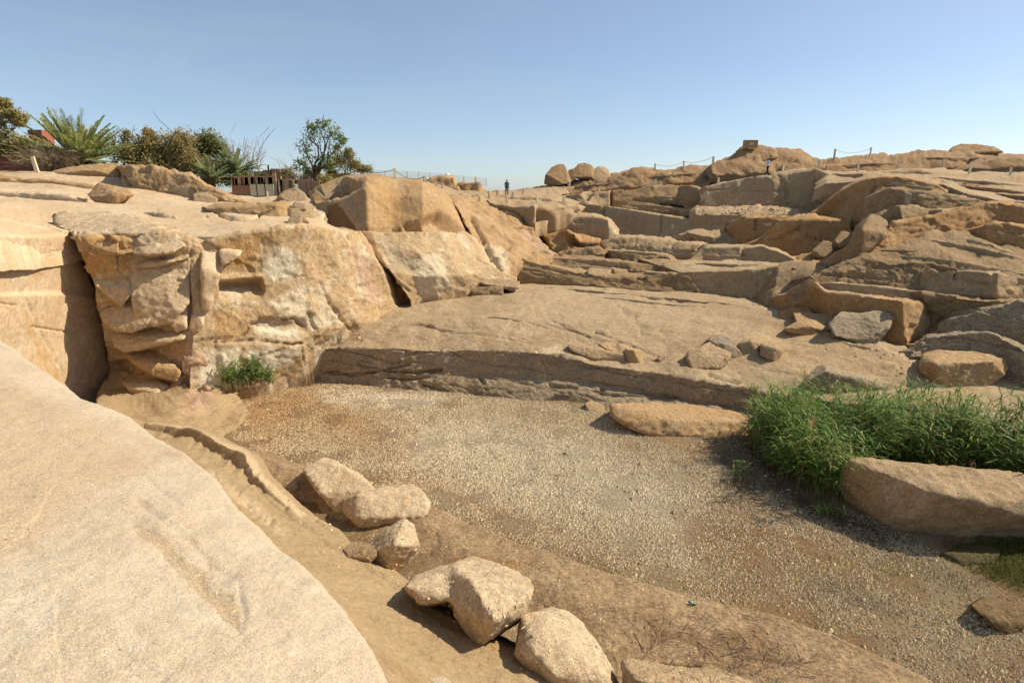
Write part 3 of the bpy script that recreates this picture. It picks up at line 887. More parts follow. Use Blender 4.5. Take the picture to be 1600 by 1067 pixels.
loft('cliff', M['ochre'], [
 "480,300@31 500,288@31 537,275@31 585,271@31 620,277@31 660,279@31.5 691,297@32 708,314@33",
 "487,313@25.4 500,297@25.4 537,279@26.2 560,277@25.9 572,277@25.2 590,277@25.5 610,279@26.0 622,280@26.2 660,283@26.3 691,300@27.6 705,315@28.6",
 "500,330@24 515,322@23.8 528,314@23.6 556,303@23.5 572,294@23.3 590,300@23.8 610,306@24.4 624,308@24.6 660,306@24.7 694,312@26 712,326@27.2",
 "512,361@22.9 535,362@22.8 557,363@22.6 568,363@22.5 576,363@22.5 595,363@22.9 615,362@23.4 630,359@23.5 660,356@23.6 692,358@24.4 729,364@25.8"],
 amp=0.035, scale=1.6, fac=0.04, fsc=1.6, fine=0.018, jag=.01, sm=0,
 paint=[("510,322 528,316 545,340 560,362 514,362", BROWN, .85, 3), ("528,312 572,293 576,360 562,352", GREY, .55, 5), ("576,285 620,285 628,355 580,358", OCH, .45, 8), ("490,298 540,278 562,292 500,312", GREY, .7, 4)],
 dents=[("494,312 500,298 538,281 558,291 540,300 515,308", -1.1, 4), ("632,353 660,344 686,332 712,350 722,361 660,362 634,360", -0.55, 4)],
 cracks=[("572,360 625,358", 2, .2), ("534,300 538,284", 2, .2)])
loft('cliff', M['cliff'], [
 "552,362@26 600,361@26.5 660,361@27 728,362@28 760,380@28",
 "563,363@21.8 600,364@22.4 640,363@22.8 690,362@23.6 727,365@25 748,385@25.6",
 "572,385@21.4 610,390@21.8 650,392@22 700,395@22.8 740,402@24.2 766,415@24.6",
 "610,425@20.8 645,430@21.4 680,432@21.7 720,430@22.4 760,426@23.4 782,425@24",
 "642,468@21.2 665,466@21.8 690,464@22 740,452@22.8 780,440@23.6 808,434@24.4"],
 amp=0.07, scale=1.5, fac=0.09, fsc=1.3, fine=0.02, sm=0,
 paint=[("560,362 580,364 590,395 610,425 640,466 625,466 598,420 578,390", BROWN, .95, 3), ("575,365 600,366 632,400 642,412 625,430 612,425 595,392", GREY, .6, 4), ("655,400 690,392 705,440 690,462 655,460 645,430", CREAM, .85, 6), ("625,400 655,398 645,430 632,425", GREY, .7, 4), ("620,370 720,372 730,400 640,395", SAND, .5, 8), ("715,395 748,398 750,418 730,420", GREY, .5, 5)],  # brown strip puts the shade of the left-facing side into the colour
 cracks=[("600,366 655,370 700,374", 1.6, .08), ("590,398 600,418 606,430 640,455", 3, .12)])
# brown gully between the two cliffs
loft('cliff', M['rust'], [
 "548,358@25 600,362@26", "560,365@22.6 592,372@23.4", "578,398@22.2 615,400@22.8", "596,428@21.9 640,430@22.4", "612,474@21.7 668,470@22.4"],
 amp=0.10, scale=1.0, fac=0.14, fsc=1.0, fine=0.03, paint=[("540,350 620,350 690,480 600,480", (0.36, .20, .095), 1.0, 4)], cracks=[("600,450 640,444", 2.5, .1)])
# left plateau and its parts
loft('rock_slope', M['wall'], [
 "-220,258@33 0,266@32 60,268@31.5 110,271@31 190,277@30.5 330,300@30 400,308@29.5 460,305@29",
 "-220,284@28 0,287@27.5 100,291@27 190,300@27 330,316@26.6 400,316@26.4 500,312@26",
 "-220,302@24.5 0,305@24 100,312@24 190,320@24 330,322@24 420,322@24 510,330@24",
 "-220,342@9.4 -100,346@10.5 0,350@14 60,345@17 112,338@19 200,337@20.5 300,340@21 400,338@21 500,345@22",
 "-220,350@8.2 -100,356@9.6 0,366@12.2 60,366@14.2 112,363@15.6 150,366@16.2 250,372@16.6 335,370@16.6 376,361@17 440,354@17.8 480,351@18.6 530,358@19.6"],
 amp=0.07, scale=2.6, fac=0.03, fsc=2.6, fine=0.0, jag=0, paint=[("-50,290 100,292 160,300 140,312 0,305", CREAM, .6, 8), ("-50,276 150,285 190,300 100,292 -50,286", OCH, .45, 6)],
 cracks=[("0,306 60,304 130,308", 2, .06), ("325,324 345,338 375,342 400,338 420,324", 2.4, .35), ("120,350 160,346 210,340", 2, .08)])
loft('rock_ledge', M['ochre'], [
 "178,262@31 205,257@31 240,257@31 265,266@31 300,271@30.6 322,287@30 350,301@29.4 384,314@28.6",
 "184,262@29 205,260@28.8 240,260@28.6 265,269@28.4 300,274@28 322,290@27.6 350,304@27 384,315@26.6",
 "188,275@28.2 215,290@27 250,295@26.8 290,297@26.6 320,304@26.2 350,312@26 384,318@25.8",
 "190,322@26.6 215,322@26.2 250,324@26 300,321@25.8 345,321@25.4 400,321@25.2"], amp=0.12, scale=1.3, fac=0.15, fsc=1.0, fine=0.03,
 paint=[("262,290 300,282 300,318 262,318", CREAM, .5, 8), ("195,280 206,284 208,312 200,308", GREY, .8, 3)], cracks=[("192,275 203,290 207,312", 3, .3)])
loft('rock_ledge', M['ochre'], [
 "-220,270@30 0,273@30 100,280@29.6 190,296@29", "-220,276@28 0,279@28 60,281@27.8 100,286@27.4 160,294@27.2 188,300@27", "-220,288@27.6 0,290@27.6 60,291@27.4 100,295@27 160,301@26.8 188,307@26.6"], amp=0.12, scale=1.6, fac=0.08, fsc=1.6, paint=[("-50,280 100,286 100,292 -50,288", CREAM, .5, 4)])
loft('rock_ledge', M['wall'], [
 "-220,297@26 0,298@26 70,299@25.6 140,305@25", "-220,300@24.2 0,301@24 30,303@24 70,303@23.8 135,308@23.6", "-220,307@23.8 0,308@23.8 30,308@23.8 70,308@23.6 135,313@23.4"], amp=0.12, scale=1.2, fac=0.08)
loft('rock_ledge', M['ochre'], [
 "312,324@25 345,318@25 390,317@25 445,314@25", "322,328@22.2 345,325@22 390,324@21.9 432,321@22 446,324@22.2", "338,353@21.2 376,356@21 420,352@21 440,347@21.2 450,346@21.4"], amp=0.08, scale=1.2, fac=0.06, steep=.6,
 cracks=[("326,330 345,340 375,343 405,337 428,326", 2.2, .22), ("402,338 404,350", 1.8, .12)], paint=[("330,330 430,325 430,345 340,350", SAND, .6, 6)])
loft('rock_ledge', M['tan'], [
 "440,322@25 480,318@25 520,330@25", "432,330@22.6 455,326@22.4 478,332@22.4 505,345@22.6", "440,348@21.6 460,352@21.4 480,352@21.4 512,358@21.8"], amp=0.1, scale=.8, fac=0.14, fsc=.8, steep=.8)
loft('rock_ledge', M['block'], [
 "200,330@23 240,326@23 270,330@22.6 320,345@21", "205,334@21.6 238,330@21.2 262,336@20.6 300,352@19.6 320,358@19", "205,345@21 240,345@20.4 256,352@19.8 300,362@18.8 322,366@18.4"], amp=0.1, scale=.9, fac=0.14, fsc=.8, steep=.8, paint=[("215,332 242,328 252,352 232,345", GREY, .6, 4)])
# left side wall (faces the sun), then the deep corner
loft('cliff', M['wall'], [
 "-220,344@9.4 -100,350@10.6 0,360@13.4 60,360@15.6 112,357@17.4 126,375@18",
 "-220,352@8.2 -100,357@9.6 0,367@12.1 40,368@13.4 80,366@14.6 112,363@15.5 124,392@16.1",
 "-220,400@8.1 -100,412@9.5 0,410@12 40,412@13.3 80,412@14.5 118,412@15.6 135,420@16.2",
 "-220,480@8 -100,470@9.4 0,459@11.95 40,457@13.2 80,456@14.4 120,457@15.6 152,462@16.4",
 "-220,486@7.8 -100,474@9.3 0,462@11.75 40,461@13.0 80,460@14.2 120,461@15.4 153,466@16.3",
 "-220,620@7.5 -100,580@9 0,540@11.6 40,540@12.9 80,536@14.1 120,533@15.4 169,533@16.6",
 "-220,760@7.2 -100,700@8.7 0,640@11.3 60,635@13 110,630@14.8 150,620@16 176,612@16.8"],
 amp=0.035, scale=1.8, fac=0.0, fine=0.008, jag=0, sm=2,
 cracks=[("27,370 20,410 18,440", 1.8, .03), ("84,368 70,400 58,420 46,440 36,458", 2.0, .035), ("36,456 60,510 80,545 105,600", 2.6, .06), ("-20,470 25,478", 2, .05), ("122,395 80,394 65,402", 1.8, .03), ("50,510 110,520 170,521", 2.2, .05), ("152,460 165,520 176,600", 3, .08)],
 paint=[("60,400 85,395 70,430 40,452 36,456 55,420", OCH, .55, 4), ("30,460 60,515 110,600 80,600 40,520", OCH, .5, 5), ("75,460 125,460 120,500 80,500", WHITE, .35, 10)])
# main pale cliff
loft('cliff', M['cliff'], [
 "296,376@19 334,370@19.6 376,358@20.4 440,351@21 480,347@21.6 530,354@22.4 566,360@24",
 "298,384@16.3 334,374@16.5 376,363@16.9 440,356@17.7 480,352@18.4 516,360@19.2 562,364@20.8",
 "302,440@16 340,436@16.4 376,432@16.9 440,430@17.6 480,425@18.1 530,420@19 590,410@20.4",
 "302,500@15.8 340,490@16.2 376,486@16.6 440,486@17.2 490,482@17.7 540,470@18.6 608,448@20.6",
 "298,560@15.6 340,545@16 376,537@16.3 440,535@16.8 474,530@17.2 520,515@18 560,500@18.8 614,474@20.8",
 "292,650@15 330,630@15.6 360,615@16 420,600@16.6 476,585@17.4 500,560@17.8 540,530@18.4 580,505@19.4 620,480@21"],
 fn=lambda G, P, N: G - N * (0.5 * poly_mask(P, '344,441 360,440 378,437 408,436 413,455 405,475 372,478 345,474', 2.2) * np.clip((474 - P[..., 1]) / 34, 0, 1) ** 1.5)[..., None],
 amp=0.10, scale=1.6, fac=0.09, fsc=1.7, fine=0.02, strata=1.2, sm=0,
 dents=[("392,505 420,497 440,500 475,500 478,515 440,520 400,512", -.14, 4), ("340,535 475,535 480,600 350,610", 0.10, 5), ("340,440 408,436 410,430 345,432", .10, 4)],
 cracks=[("335,535 400,532 450,537 474,537", 2.4, .12), ("378,525 395,505 430,495 450,482", 2.6, .12), ("442,498 460,497 477,508", 3, .2), ("500,440 515,475 535,500 548,515", 3, .12), ("484,490 486,505 492,515", 2.6, .1), ("430,440 470,432 520,428", 2, .05), ("540,370 552,400 566,450 572,490", 3, .08), ("455,540 470,535 475,580", 2, .12)],
 paint=[("415,385 450,380 470,410 455,440 418,440 405,420", WHITE, .85, 10), ("345,470 415,470 470,440 500,450 545,510 490,520 420,480", CREAM, .7, 8), ("340,370 400,362 440,365 420,400 405,430 350,420", OCH, .65, 8), ("310,540 475,540 470,560 345,612 310,630", WHITE, .7, 8), ("395,505 470,505 470,530 400,530", WHITE, .6, 6), ("330,480 400,475 400,530 330,530", OCH, .55, 8), ("545,380 575,400 600,460 575,490 560,440", PINK, .6, 8), ("455,390 500,385 500,425 460,430", GREY, .35, 8), ("480,460 495,455 500,490 482,495", OCH, .6, 4), ("375,540 388,540 384,570 374,572", OCH, .6, 3)])
# ---- dome of smooth bedrock and its broken front
DOME_RIM = "478,546@18 560,546@17.8 690,549@17.5 760,549@17.3 820,551@17.1 880,559@16.8 950,572@16.4 1000,580@16.2 1060,590@15.8 1130,602@15.5 1180,610@15.2 1260,625@14.7 1400,645@13.7 1600,690@12.4 1800,735@11.4"
loft('rock_slope', M['dome'], [
 "590,480@22.6 615,466@23 650,462@23 700,460@23.4 800,446@25 880,441@26.4 1000,449@26 1100,456@25.4 1180,464@24.6 1235,476@22.6 1300,506@19.6 1420,540@17.8 1480,550@17.6 1600,590@16 1800,650@14",
 "540,510@20 610,480@21 650,474@21.4 700,472@21.6 800,460@22.6 880,455@23.4 1000,463@23.2 1100,470@22.4 1180,480@21.4 1235,494@20 1300,522@18 1400,555@16.6 1460,580@15.8 1600,622@14.4 1800,680@12.8",
 "505,530@18.8 590,510@19.3 690,500@19.4 780,495@19.5 880,497@19.6 1000,508@19.2 1100,520@18.6 1200,535@17.8 1300,565@16.4 1400,590@15.4 1500,620@14.4 1600,650@13.6 1800,705@12.2",
 DOME_RIM],
 amp=0.13, scale=2.6, fac=0.045, fsc=2.2, fine=0.012, strata=1, sm=2, jag=.02,
 cracks=[("610,514 640,508 662,508 690,516 705,517", 2.8, .10), ("650,528 662,532", 2, .06), ("755,495 800,497 850,509", 2.4, .06), ("850,504 900,520 950,545 985,556", 3, .07), ("930,518 990,540 1060,565", 3, .08), ("850,448 950,455 1050,467 1150,475 1200,480", 2.4, .07), ("900,452 1000,462 1100,470", 2, .05), ("985,502 1000,510 1003,520", 2, .05), ("1108,585 1130,593 1155,594", 4, .14), ("1280,515 1340,540 1420,550", 4, .08), ("1060,500 1120,515 1200,545", 2, .03), ("760,470 900,486 1050,502 1150,520", 1.8, .05), ("700,520 800,530 900,545", 1.8, .04), ("1000,470 1150,500 1260,545", 1.8, .05), ("860,500 940,535 1010,562", 2.2, .06), ("600,500 680,490 760,492", 1.8, .04), ("1150,560 1230,585 1300,600", 2, .05), ("960,470 985,500 1010,512", 2.2, .05)],
 paint=[("900,450 1200,480 1200,500 1000,475 860,462", SAND, .35, 8), ("1200,480 1450,560 1600,640 1400,630 1250,600 1150,540", SAND, .55, 14), ("1000,495 1080,510 1100,560 1020,540", SAND, .4, 12), ("840,540 880,530 890,560 850,562", CREAM, .6, 6), ("960,470 1010,470 1010,510 970,520", GREY, .45, 10), ("700,470 800,462 840,480 720,490", SAND, .45, 8), ("560,520 640,505 680,520 600,535", CREAM, .35, 8), ("740,500 860,505 900,530 780,530", CREAM, .35, 12), ("880,455 980,462 960,480 880,478", GREY, .4, 8), ("1040,500 1100,490 1200,520 1100,535", CREAM, .35, 10)])
loft('rock_ledge', M['ledge'], [
 "478,542@18.6 560,543@18.4 690,545@18.1 820,548@17.6 950,568@17 1060,587@16.4 1180,607@15.8 1400,642@14.2 1600,688@12.9 1800,730@12",
 "478,543@17.95 560,544@17.75 690,547@17.45 760,547@17.25 820,550@17.05 880,557@16.75 950,571@16.35 1000,579@16.15 1060,589@15.75 1130,601@15.4 1180,610@15.1 1260,627@14.6 1400,650@13.5 1600,697@12.2 1800,745@11.2",
 "478,572@17.9 560,574@17.6 640,580@17.3 690,582@17.2 760,585@17 820,588@16.8 880,594@16.5 950,602@16.2 1000,612@15.9 1060,624@15.5 1130,636@15.2 1180,644@14.9 1400,690@13.2 1600,740@11.9 1800,790@10.9",
 "472,596^-0.05 534,601^-0.05 590,608^-0.05 697,617^-0.05 787,625^-0.05 900,634^-0.05 960,644^-0.05 1070,660^-0.05 1180,674^-0.05 1400,715^-0.05 1600,765^-0.05 1800,815^-0.05"],
 amp=0.25, scale=1.6, fac=0.09, fsc=1.5, fine=0.02, strata=2.4, jag=.04, steep=.95, lay=.06,
 cracks=[("510,582 550,586 590,580 650,582 690,578", 3.5, .22), ("590,590 640,592 670,588", 3, .18), ("660,600 700,612", 3, .18), ("560,570 600,578 640,570", 2.5, .12), ("940,608 1000,616 1060,622", 3.5, .2), ("750,590 760,610", 3, .15), ("860,604 900,606", 3, .15)],
 paint=[("690,575 740,570 760,600 720,615 670,595", SAND, .5, 8), ("480,548 500,548 500,590 478,590", OCH, .35, 5)])
# broken corner mass behind the outcrop blocks
loft('cliff', M['cliff'], [
 "84,338@19 140,336@19 200,337@19 246,352@18.6 300,368@18 330,372@17.8",
 "112,362@15.30 122,372@15.10 160,372@15.30 205,368@15.60 250,366@15.90 300,374@16.30 332,378@16.70",
 "124,394@15.10 150,400@15.10 180,396@15.30 215,392@15.50 250,388@15.70 300,390@16.10 330,400@16.50",
 "150,455@15.40 170,450@15.40 205,440@15.50 250,440@15.70 300,450@16.00 330,455@16.30",
 "168,530@16.00 190,520@15.90 220,515@15.80 260,515@15.80 300,520@15.80 330,520@16.10",
 "176,575@16.50 200,580@16.30 240,590@15.90 280,590@15.60 310,590@15.60 330,580@15.90",
 "150,625@15.50 200,640@14.90 240,650@14.70 280,650@14.70 320,650@14.90 350,640@15.30"],
 amp=0.10, scale=0.9, fac=0.16, fsc=0.85, fine=0.02, strata=1.2,
 paint=[("120,370 205,368 205,425 140,430", OCH, .8, 6), ("90,340 240,338 248,365 115,365", CREAM, .5, 6), ("260,540 330,520 330,640 270,640", PINK, .6, 8), ("205,400 300,400 295,520 210,510", CREAM, .5, 6)],
 cracks=[("182,384 184,420", 2, .1), ("128,394 182,394 206,398", 2, .1), ("298,380 300,420 296,470", 3, .10)])
# muddy bedrock running down to the pit floor
loft('rock_slope', M['sandwall'], [
 "170,600@16.4 230,600@15.8 290,600@15.4 330,610@15.8", "150,625@14 200,640@13.8 260,640@14 330,625@14.8 370,612@15.8", "150,690@11 230,690@11.4 300,665^0.35 350,645^0.1 380,625^0.05", "200,720@9.6 280,700@10.8 340,690^-0.06 380,665^-0.06 400,640^-0.06"],
 amp=0.12, scale=1.0, fac=0.06, fine=0.02, paint=[("290,600 340,610 330,650 270,660", PINK, .6, 8)])
# ---- pit floor (earth under the gravel)
mg, nt, b = new_mat('pit_floor_earth')
g = NG(nt)
n1 = g.noise(0.35, 6, 0.6, 0.5)
c = g.mix(g.rng(n1, 0.4, 0.62), (0.43, 0.32, 0.20), (0.34, 0.21, 0.11))
n2 = g.noise(1.3, 6, 0.7)
c = g.mix(g.rng(n2, 0.5, 0.7, 0, 0.6), c, (0.50, 0.42, 0.31))
c = g.mix(g.rng(g.attr('tint', 'Alpha'), 0.0, 1.0, 0, 0.9, False), c, g.attr('tint'))
v = g.noise(22, 4, 0.8)
c = g.mix(1.0, c, g_rgb(g, g.rng(v, 0.3, 0.7, 0.36, 1.1, False)), 'MULTIPLY')
c = g.mix(1.0, c, (0.80, 0.76, 0.66), 'MULTIPLY')
nt.links.new(c, b.inputs['Base Color'])
nt.links.new(g.bump(g.noise(16, 6, 0.75), 0.9, 0.05), b.inputs['Normal'])
M['earth'] = mg

RUST_E = (0.36, 0.205, 0.09); PALE_E = (0.62, 0.535, 0.41); GREEN_E = (0.055, 0.065, 0.010); DARK_E = (0.10, 0.075, 0.045); YEL_E = (0.45, 0.36, 0.12)
FLOOR_PAINT = [
 ("340,610 470,590 560,640 620,690 560,690 480,660 400,690 360,660", RUST_E, .9, 34),
 ("500,610 560,608 700,615 690,632 600,640 520,635", PALE_E, .8, 8),
 ("620,660 800,640 940,680 1000,720 1100,760 1060,860 800,800 620,720", PALE_E, .75, 45),
 ("700,625 960,650 1100,700 1040,700 900,668 740,640", RUST_E, .6, 20),
 ("560,745 660,765 800,820 1000,890 1200,945 1280,980 1180,950 1000,880 800,800 660,745", RUST_E, .7, 8),
 ("1110,690 1180,680 1240,760 1320,800 1430,850 1350,850 1240,800 1120,735", DARK_E, .9, 12),  # paints the shade beside the reeds into the ground colour
 ("1530,850 1800,825 1800,950 1600,928 1545,905", GREEN_E, .95, 12),
 ("1380,870 1470,880 1540,910 1500,930 1420,900", GREEN_E, .4, 24),
 ("1250,900 1330,910 1400,960 1330,950 1260,920", DARK_E, .35, 12)]
xs = np.linspace(-13, 24, 330)
ys = np.linspace(2.0, 19.6, 200)
XX, YY = np.meshgrid(xs, ys)
ZZ = 0.05 * fbm(np.stack([XX / 3, YY / 3, 0 * XX], -1), 3, 901) + 0.02 * fbm(np.stack([XX / .5, YY / .5, 0 * XX], -1), 3, 902)
G = np.stack([XX, YY, ZZ], -1)
P2 = proj(G)
tint = np.zeros(G.shape[:2] + (4,), np.float32)
wob = P2 + 14 * np.stack([fbm(G / 1.1, 4, 911), 0.6 * fbm(G / 1.1, 4, 912)], -1)
def floor_tint(P):
    t = np.zeros(P.shape[:-1] + (4,))
    for poly, colr, st, fe in FLOOR_PAINT:
        k = (poly_mask(P, poly, fe) * st)[..., None]
        a0 = t[..., 3:4]
        t[..., :3] = np.where(a0 > 0.01, t[..., :3] * (1 - k) + np.array(colr) * k, np.array(colr))
        t[..., 3:4] = np.maximum(a0, k)
    return t
tint = floor_tint(wob).astype(np.float32)
nr, nc = G.shape[:2]
idx = np.arange(nr * nc).reshape(nr, nc)
F = np.stack([idx[:-1, :-1], idx[:-1, 1:], idx[1:, 1:], idx[1:, :-1]], -1).reshape(-1, 4)
ground = make_obj('pit_floor', G.reshape(-1, 3), F, M['earth'], True, None, True)
ground['kind'] = 'structure'
ca = ground.data.color_attributes.new('tint', 'FLOAT_COLOR', 'POINT')
ca.data.foreach_set('color', tint.reshape(-1))

# ---- flat dusty bench between gravel and trench
loft('rock_bench', M['bench'], [
 "396,702^0.12 470,722^0.14 560,752^0.16 680,793^0.10 800,842^0.10 900,878^0.10 1000,908^0.10 1100,932^0.10 1200,960^0.10 1300,994^0.16 1400,1036^0.15 1520,1090^0.14 1640,1150^0.14",
 "392,712^0.16 470,738^0.16 560,772^0.15 660,820^0.16 770,880^0.16 860,920^0.16 960,950^0.16 1060,975^0.16 1150,1000^0.16 1240,1040^0.15 1330,1090^0.2 1440,1150^0.2 1560,1210^0.2",
 "398,735^0.1 440,770^0.0 520,830^-0.05 600,890^-0.08 700,970^-0.1 800,1020^-0.1 900,1060^-0.05 980,1100^0.0 1060,1150^0.0 1150,1200^0 1250,1250^0",
 "390,760^0 430,810^-0.1 500,880^-0.15 560,940^-0.15 640,1010^-0.15 740,1080^-0.15 840,1150^-0.1 940,1200^-0.1 1040,1260^0 1140,1300^0"],
 amp=0.03, scale=1.2, fac=0.012, fsc=0.7, fine=0.008, strata=1, jag=.05, skirt=.5, back=.2, du=2.2,
 cracks=[("740,775 748,790 735,810", 2.5, .05), ("810,845 850,855 900,860", 2.5, .04)],
 paint=[("540,790 660,800 700,870 640,930 520,860", (0.24, .165, .10), .5, 14), ("690,870 760,862 830,880 800,900 720,890", RUST_E, .6, 8), ("1000,960 1200,970 1250,1067 1000,1067", (0.27, .17, .09), .5, 20)])

# ---- scalloped dusty ridge between foreground slab and trench
def scallops(G, P, N):
    x, y = P[..., 0], P[..., 1]
    s = (x - 255) * 0.72 + (y - 660) * 0.69
    d = line_dist(P, "240,672 268,676 300,684 340,706 380,728 394,750 425,775")
    q = np.stack([s / 24.0, 0 * s + 0.15 * y / 10, 0 * s], -1)
    fl = np.abs(fbm(q, 2, 71)) * 1.6 + 0.5 * np.abs(fbm(q * 2.3 + 9, 2, 72))
    w = np.clip(1.25 - d / 17.0, 0, 1) * np.clip((200 - s) / 40, 0, 1) * np.clip((s + 8) / 20, 0, 1)
    d2 = line_dist(P, "335,742 352,752 372,770 395,800 420,815")
    w2 = np.clip(1.0 - d2 / 12.0, 0, 1)
    d3 = line_dist(P, "396,750 420,768 445,790")
    w3 = np.clip(1.0 - d3 / 9.0, 0, 1)
    return G + np.array([-0.5, -0.5, -0.5]) * (0.08 * fl * w - 0.02 * w)[..., None] - np.array([0, 0, 1.0]) * (0.04 * (0.3 + fl) * w2 + 0.05 * w3)[..., None]
loft('rock_ridge', M['sandwall'], [
 "150,640@9.6 200,660@8.6 240,690@7.6 290,720@6.6 330,760@5.8 370,810@5.0 430,865@4.4 490,920@3.9 540,985@3.3 575,1050@2.9 600,1110@2.6 620,1180@2.3",
 "180,662@10.0 225,684@9.4 262,706@8.6 305,732@7.7 340,765@6.9 362,795@6.4 402,832@5.9 438,858@5.5 500,898@5.1 560,950@4.6 640,1012@4.2 720,1066@3.85 800,1120@3.55",
 "224,670@10.42 257,676@10.2 297,684@9.7 336,706@9.1 377,727@8.4 392,750@7.82 426,788@7.1 460,816@6.62 518,856@6.1 572,892@5.75 632,934@5.3 692,972@4.95 752,1002@4.7 822,1036@4.4 896,1076@4.1 990,1122@3.8",
 "228,660@10.55 262,664@10.35 300,668@9.85 340,689@9.25 382,709@8.55 396,737@7.95 435,776@7.25 468,808@6.78 528,850@6.22 580,884@5.87 640,925@5.42 700,963@5.07 760,994@4.82 830,1029@4.52 905,1068@4.22 1000,1115@3.92",
 "250,661@10.85 282,664@10.65 322,668@10.15 362,688@9.55 406,710@8.85 422,739@8.25 460,778@7.55 494,810@7.10 552,850@6.55 606,884@6.18 666,925@5.75 728,963@5.40 788,994@5.13 858,1029@4.83 934,1068@4.53 1028,1114@4.23",
 "264,665^0.05 304,671^0 344,693^-0.1 388,715^-0.1 416,738^-0.1 442,768^-0.15 482,808^-0.2 518,841^-0.25 578,883^-0.3 630,918^-0.35 698,965^-0.4 760,1003^-0.4 818,1033^-0.4 888,1068^-0.4 963,1107^-0.4 1058,1153^-0.4"],
 amp=0.025, scale=0.8, fac=0.0, fine=0.01, jag=.03, sm=1, du=1.8, fn=scallops, paint=[('225,655 300,664 390,702 415,740 480,806 470,815 430,780 385,735 370,712 300,676 230,668', (0.62, .47, .31), .8, 8), ('300,700 370,745 430,800 480,830 440,850 380,800 320,745', (0.60, .455, .30), .55, 14)], skirt=1.2, back=-.1)

# ---- foreground granite shoulder the photographer stands on
def slab_detail(G, P, N):
    d = -0.012 * poly_mask(P, "205,815 240,825 285,870 320,890 330,920 362,925 378,950 372,985 345,965 320,930 285,900 250,860 215,840", 12)
    k = line_dist(P, "215,785 255,815 300,850 330,885 372,905 380,960")
    d = d - 0.007 * np.clip(1 - k / 10, 0, 1)
    k = line_dist(P, "130,560 170,600 210,640 270,665 300,690")
    d = d - 0.010 * np.clip(1 - k / 10, 0, 1)
    k = line_dist(P, "90,680 150,720 220,740 280,790")
    d = d - 0.006 * np.clip(1 - k / 8, 0, 1)
    return G + np.array([0, 0, 1.0]) * d[..., None]
SANDC = (0.53, 0.375, 0.235)
loft('granite_shoulder', M['fore'], [
 "-260,430^3.9 -120,470^3.6 20,545^3.2 120,625^2.9 250,700^2.9 340,770^3.0 430,865^3.1 545,985^3.2 606,1090^3.3 640,1200^3.3",
 "-260,420^4.35 -100,470^4.25 0,531^4.15 60,574^4.1 100,600^4.08 130,624^4.06 200,650^4.02 245,684^4.0 290,702^4.0 335,745^4.02 368,792^4.04 432,851^4.06 500,906^4.07 548,962^4.08 582,1012^4.08 608,1070^4.08 640,1180^4.1",
 "-260,440^4.42 -130,500^4.36 -30,560^4.28 30,600^4.24 70,630^4.2 100,655^4.18 160,680^4.14 205,715^4.12 250,740^4.12 295,780^4.13 330,830^4.14 390,890^4.15 455,945^4.16 500,1000^4.16 530,1050^4.16 555,1110^4.16 575,1200^4.18",
 "-300,560^4.5 -220,620^4.46 -150,670^4.42 -110,710^4.38 -70,750^4.36 -30,780^4.34 20,810^4.32 60,840^4.3 110,870^4.3 160,910^4.3 200,960^4.3 250,1020^4.3 300,1080^4.3 340,1140^4.3 370,1200^4.3 390,1250^4.3 400,1320^4.3",
 "-420,760^4.55 -380,800^4.52 -340,850^4.5 -310,890^4.48 -280,930^4.46 -240,970^4.45 -200,1010^4.44 -160,1050^4.43 -120,1100^4.42 -80,1150^4.42 -40,1200^4.42 0,1250^4.42 40,1300^4.42 80,1350^4.42 120,1400^4.42 150,1450^4.42 180,1500^4.42",
 "-2600,900^4.6 -2500,950^4.6 -2400,1000^4.58 -2300,1050^4.58 -2200,1100^4.56 -2100,1150^4.55 -2000,1200^4.54 -1900,1250^4.53 -1800,1300^4.52 -1700,1350^4.52 -1600,1400^4.52 -1500,1450^4.52 -1400,1500^4.52 -1300,1550^4.52 -1200,1600^4.52 -1100,1650^4.52 -1000,1700^4.52"],
 amp=0.022, scale=0.6, fac=0.008, fsc=0.8, fine=0.004, jag=.015, sm=3, du=2.9, fn=slab_detail, skirt=.3, back=0,
 paint=[("-200,560 40,590 130,640 230,690 250,720 200,760 130,790 60,840 -40,900 -200,900", SANDC, .85, 40), ("205,815 240,825 285,870 320,890 330,920 362,925 378,950 372,985 345,965 320,930 285,900 250,860 215,840", (0.47, .34, .20), 1.0, 7),
        ("150,650 200,665 300,705 330,740 250,715 180,690", (0.55, .41, .28), .55, 14), ("130,770 260,760 300,800 180,815", (0.53, .40, .27), .45, 18)])
# ---- one ground sheet under everything, reaching the horizon
C = np.array(CTRL)
gx = np.concatenate([[-2500, -900, -350, -160], np.linspace(-90, 90, 120), [160, 350, 900, 2500]])
gy = np.concatenate([[-40, -10], np.linspace(-2, 90, 110), [120, 200, 500, 1200, 3000]])
XX, YY = np.meshgrid(gx, gy)
Q = np.stack([XX.ravel(), YY.ravel()], -1)
D2 = ((Q[:, None, :] - C[None, :, :2]) ** 2).sum(-1)
Wt = 1.0 / (D2 + 0.3) ** 2.0
near = np.sqrt(D2.min(1))
Zb = (Wt * C[None, :, 2]).sum(1) / Wt.sum(1)
lo = np.where(D2 < 2.5 ** 2, C[None, :, 2], 1e9).min(1)
Zb = np.where(lo < 1e8, np.minimum(Zb, lo), Zb) - 1.2
Zb = np.where(near > 12, np.clip(Zb, -2, 4.5), Zb)
Zb = np.where((Q[:, 1] < 20) & (Q[:, 0] > -13) & (Q[:, 0] < 26), -1.5, Zb)
Zb = np.where((Q[:, 1] > 85), 3.5, Zb)
Gb = np.stack([Q[:, 0], Q[:, 1], Zb], -1)
nr, nc = XX.shape
idx = np.arange(nr * nc).reshape(nr, nc)
F = np.stack([idx[:-1, :-1], idx[:-1, 1:], idx[1:, 1:], idx[1:, :-1]], -1).reshape(-1, 4)
o = make_obj('ground', Gb, F, M['tan'], True, None, True)
o['kind'] = 'structure'
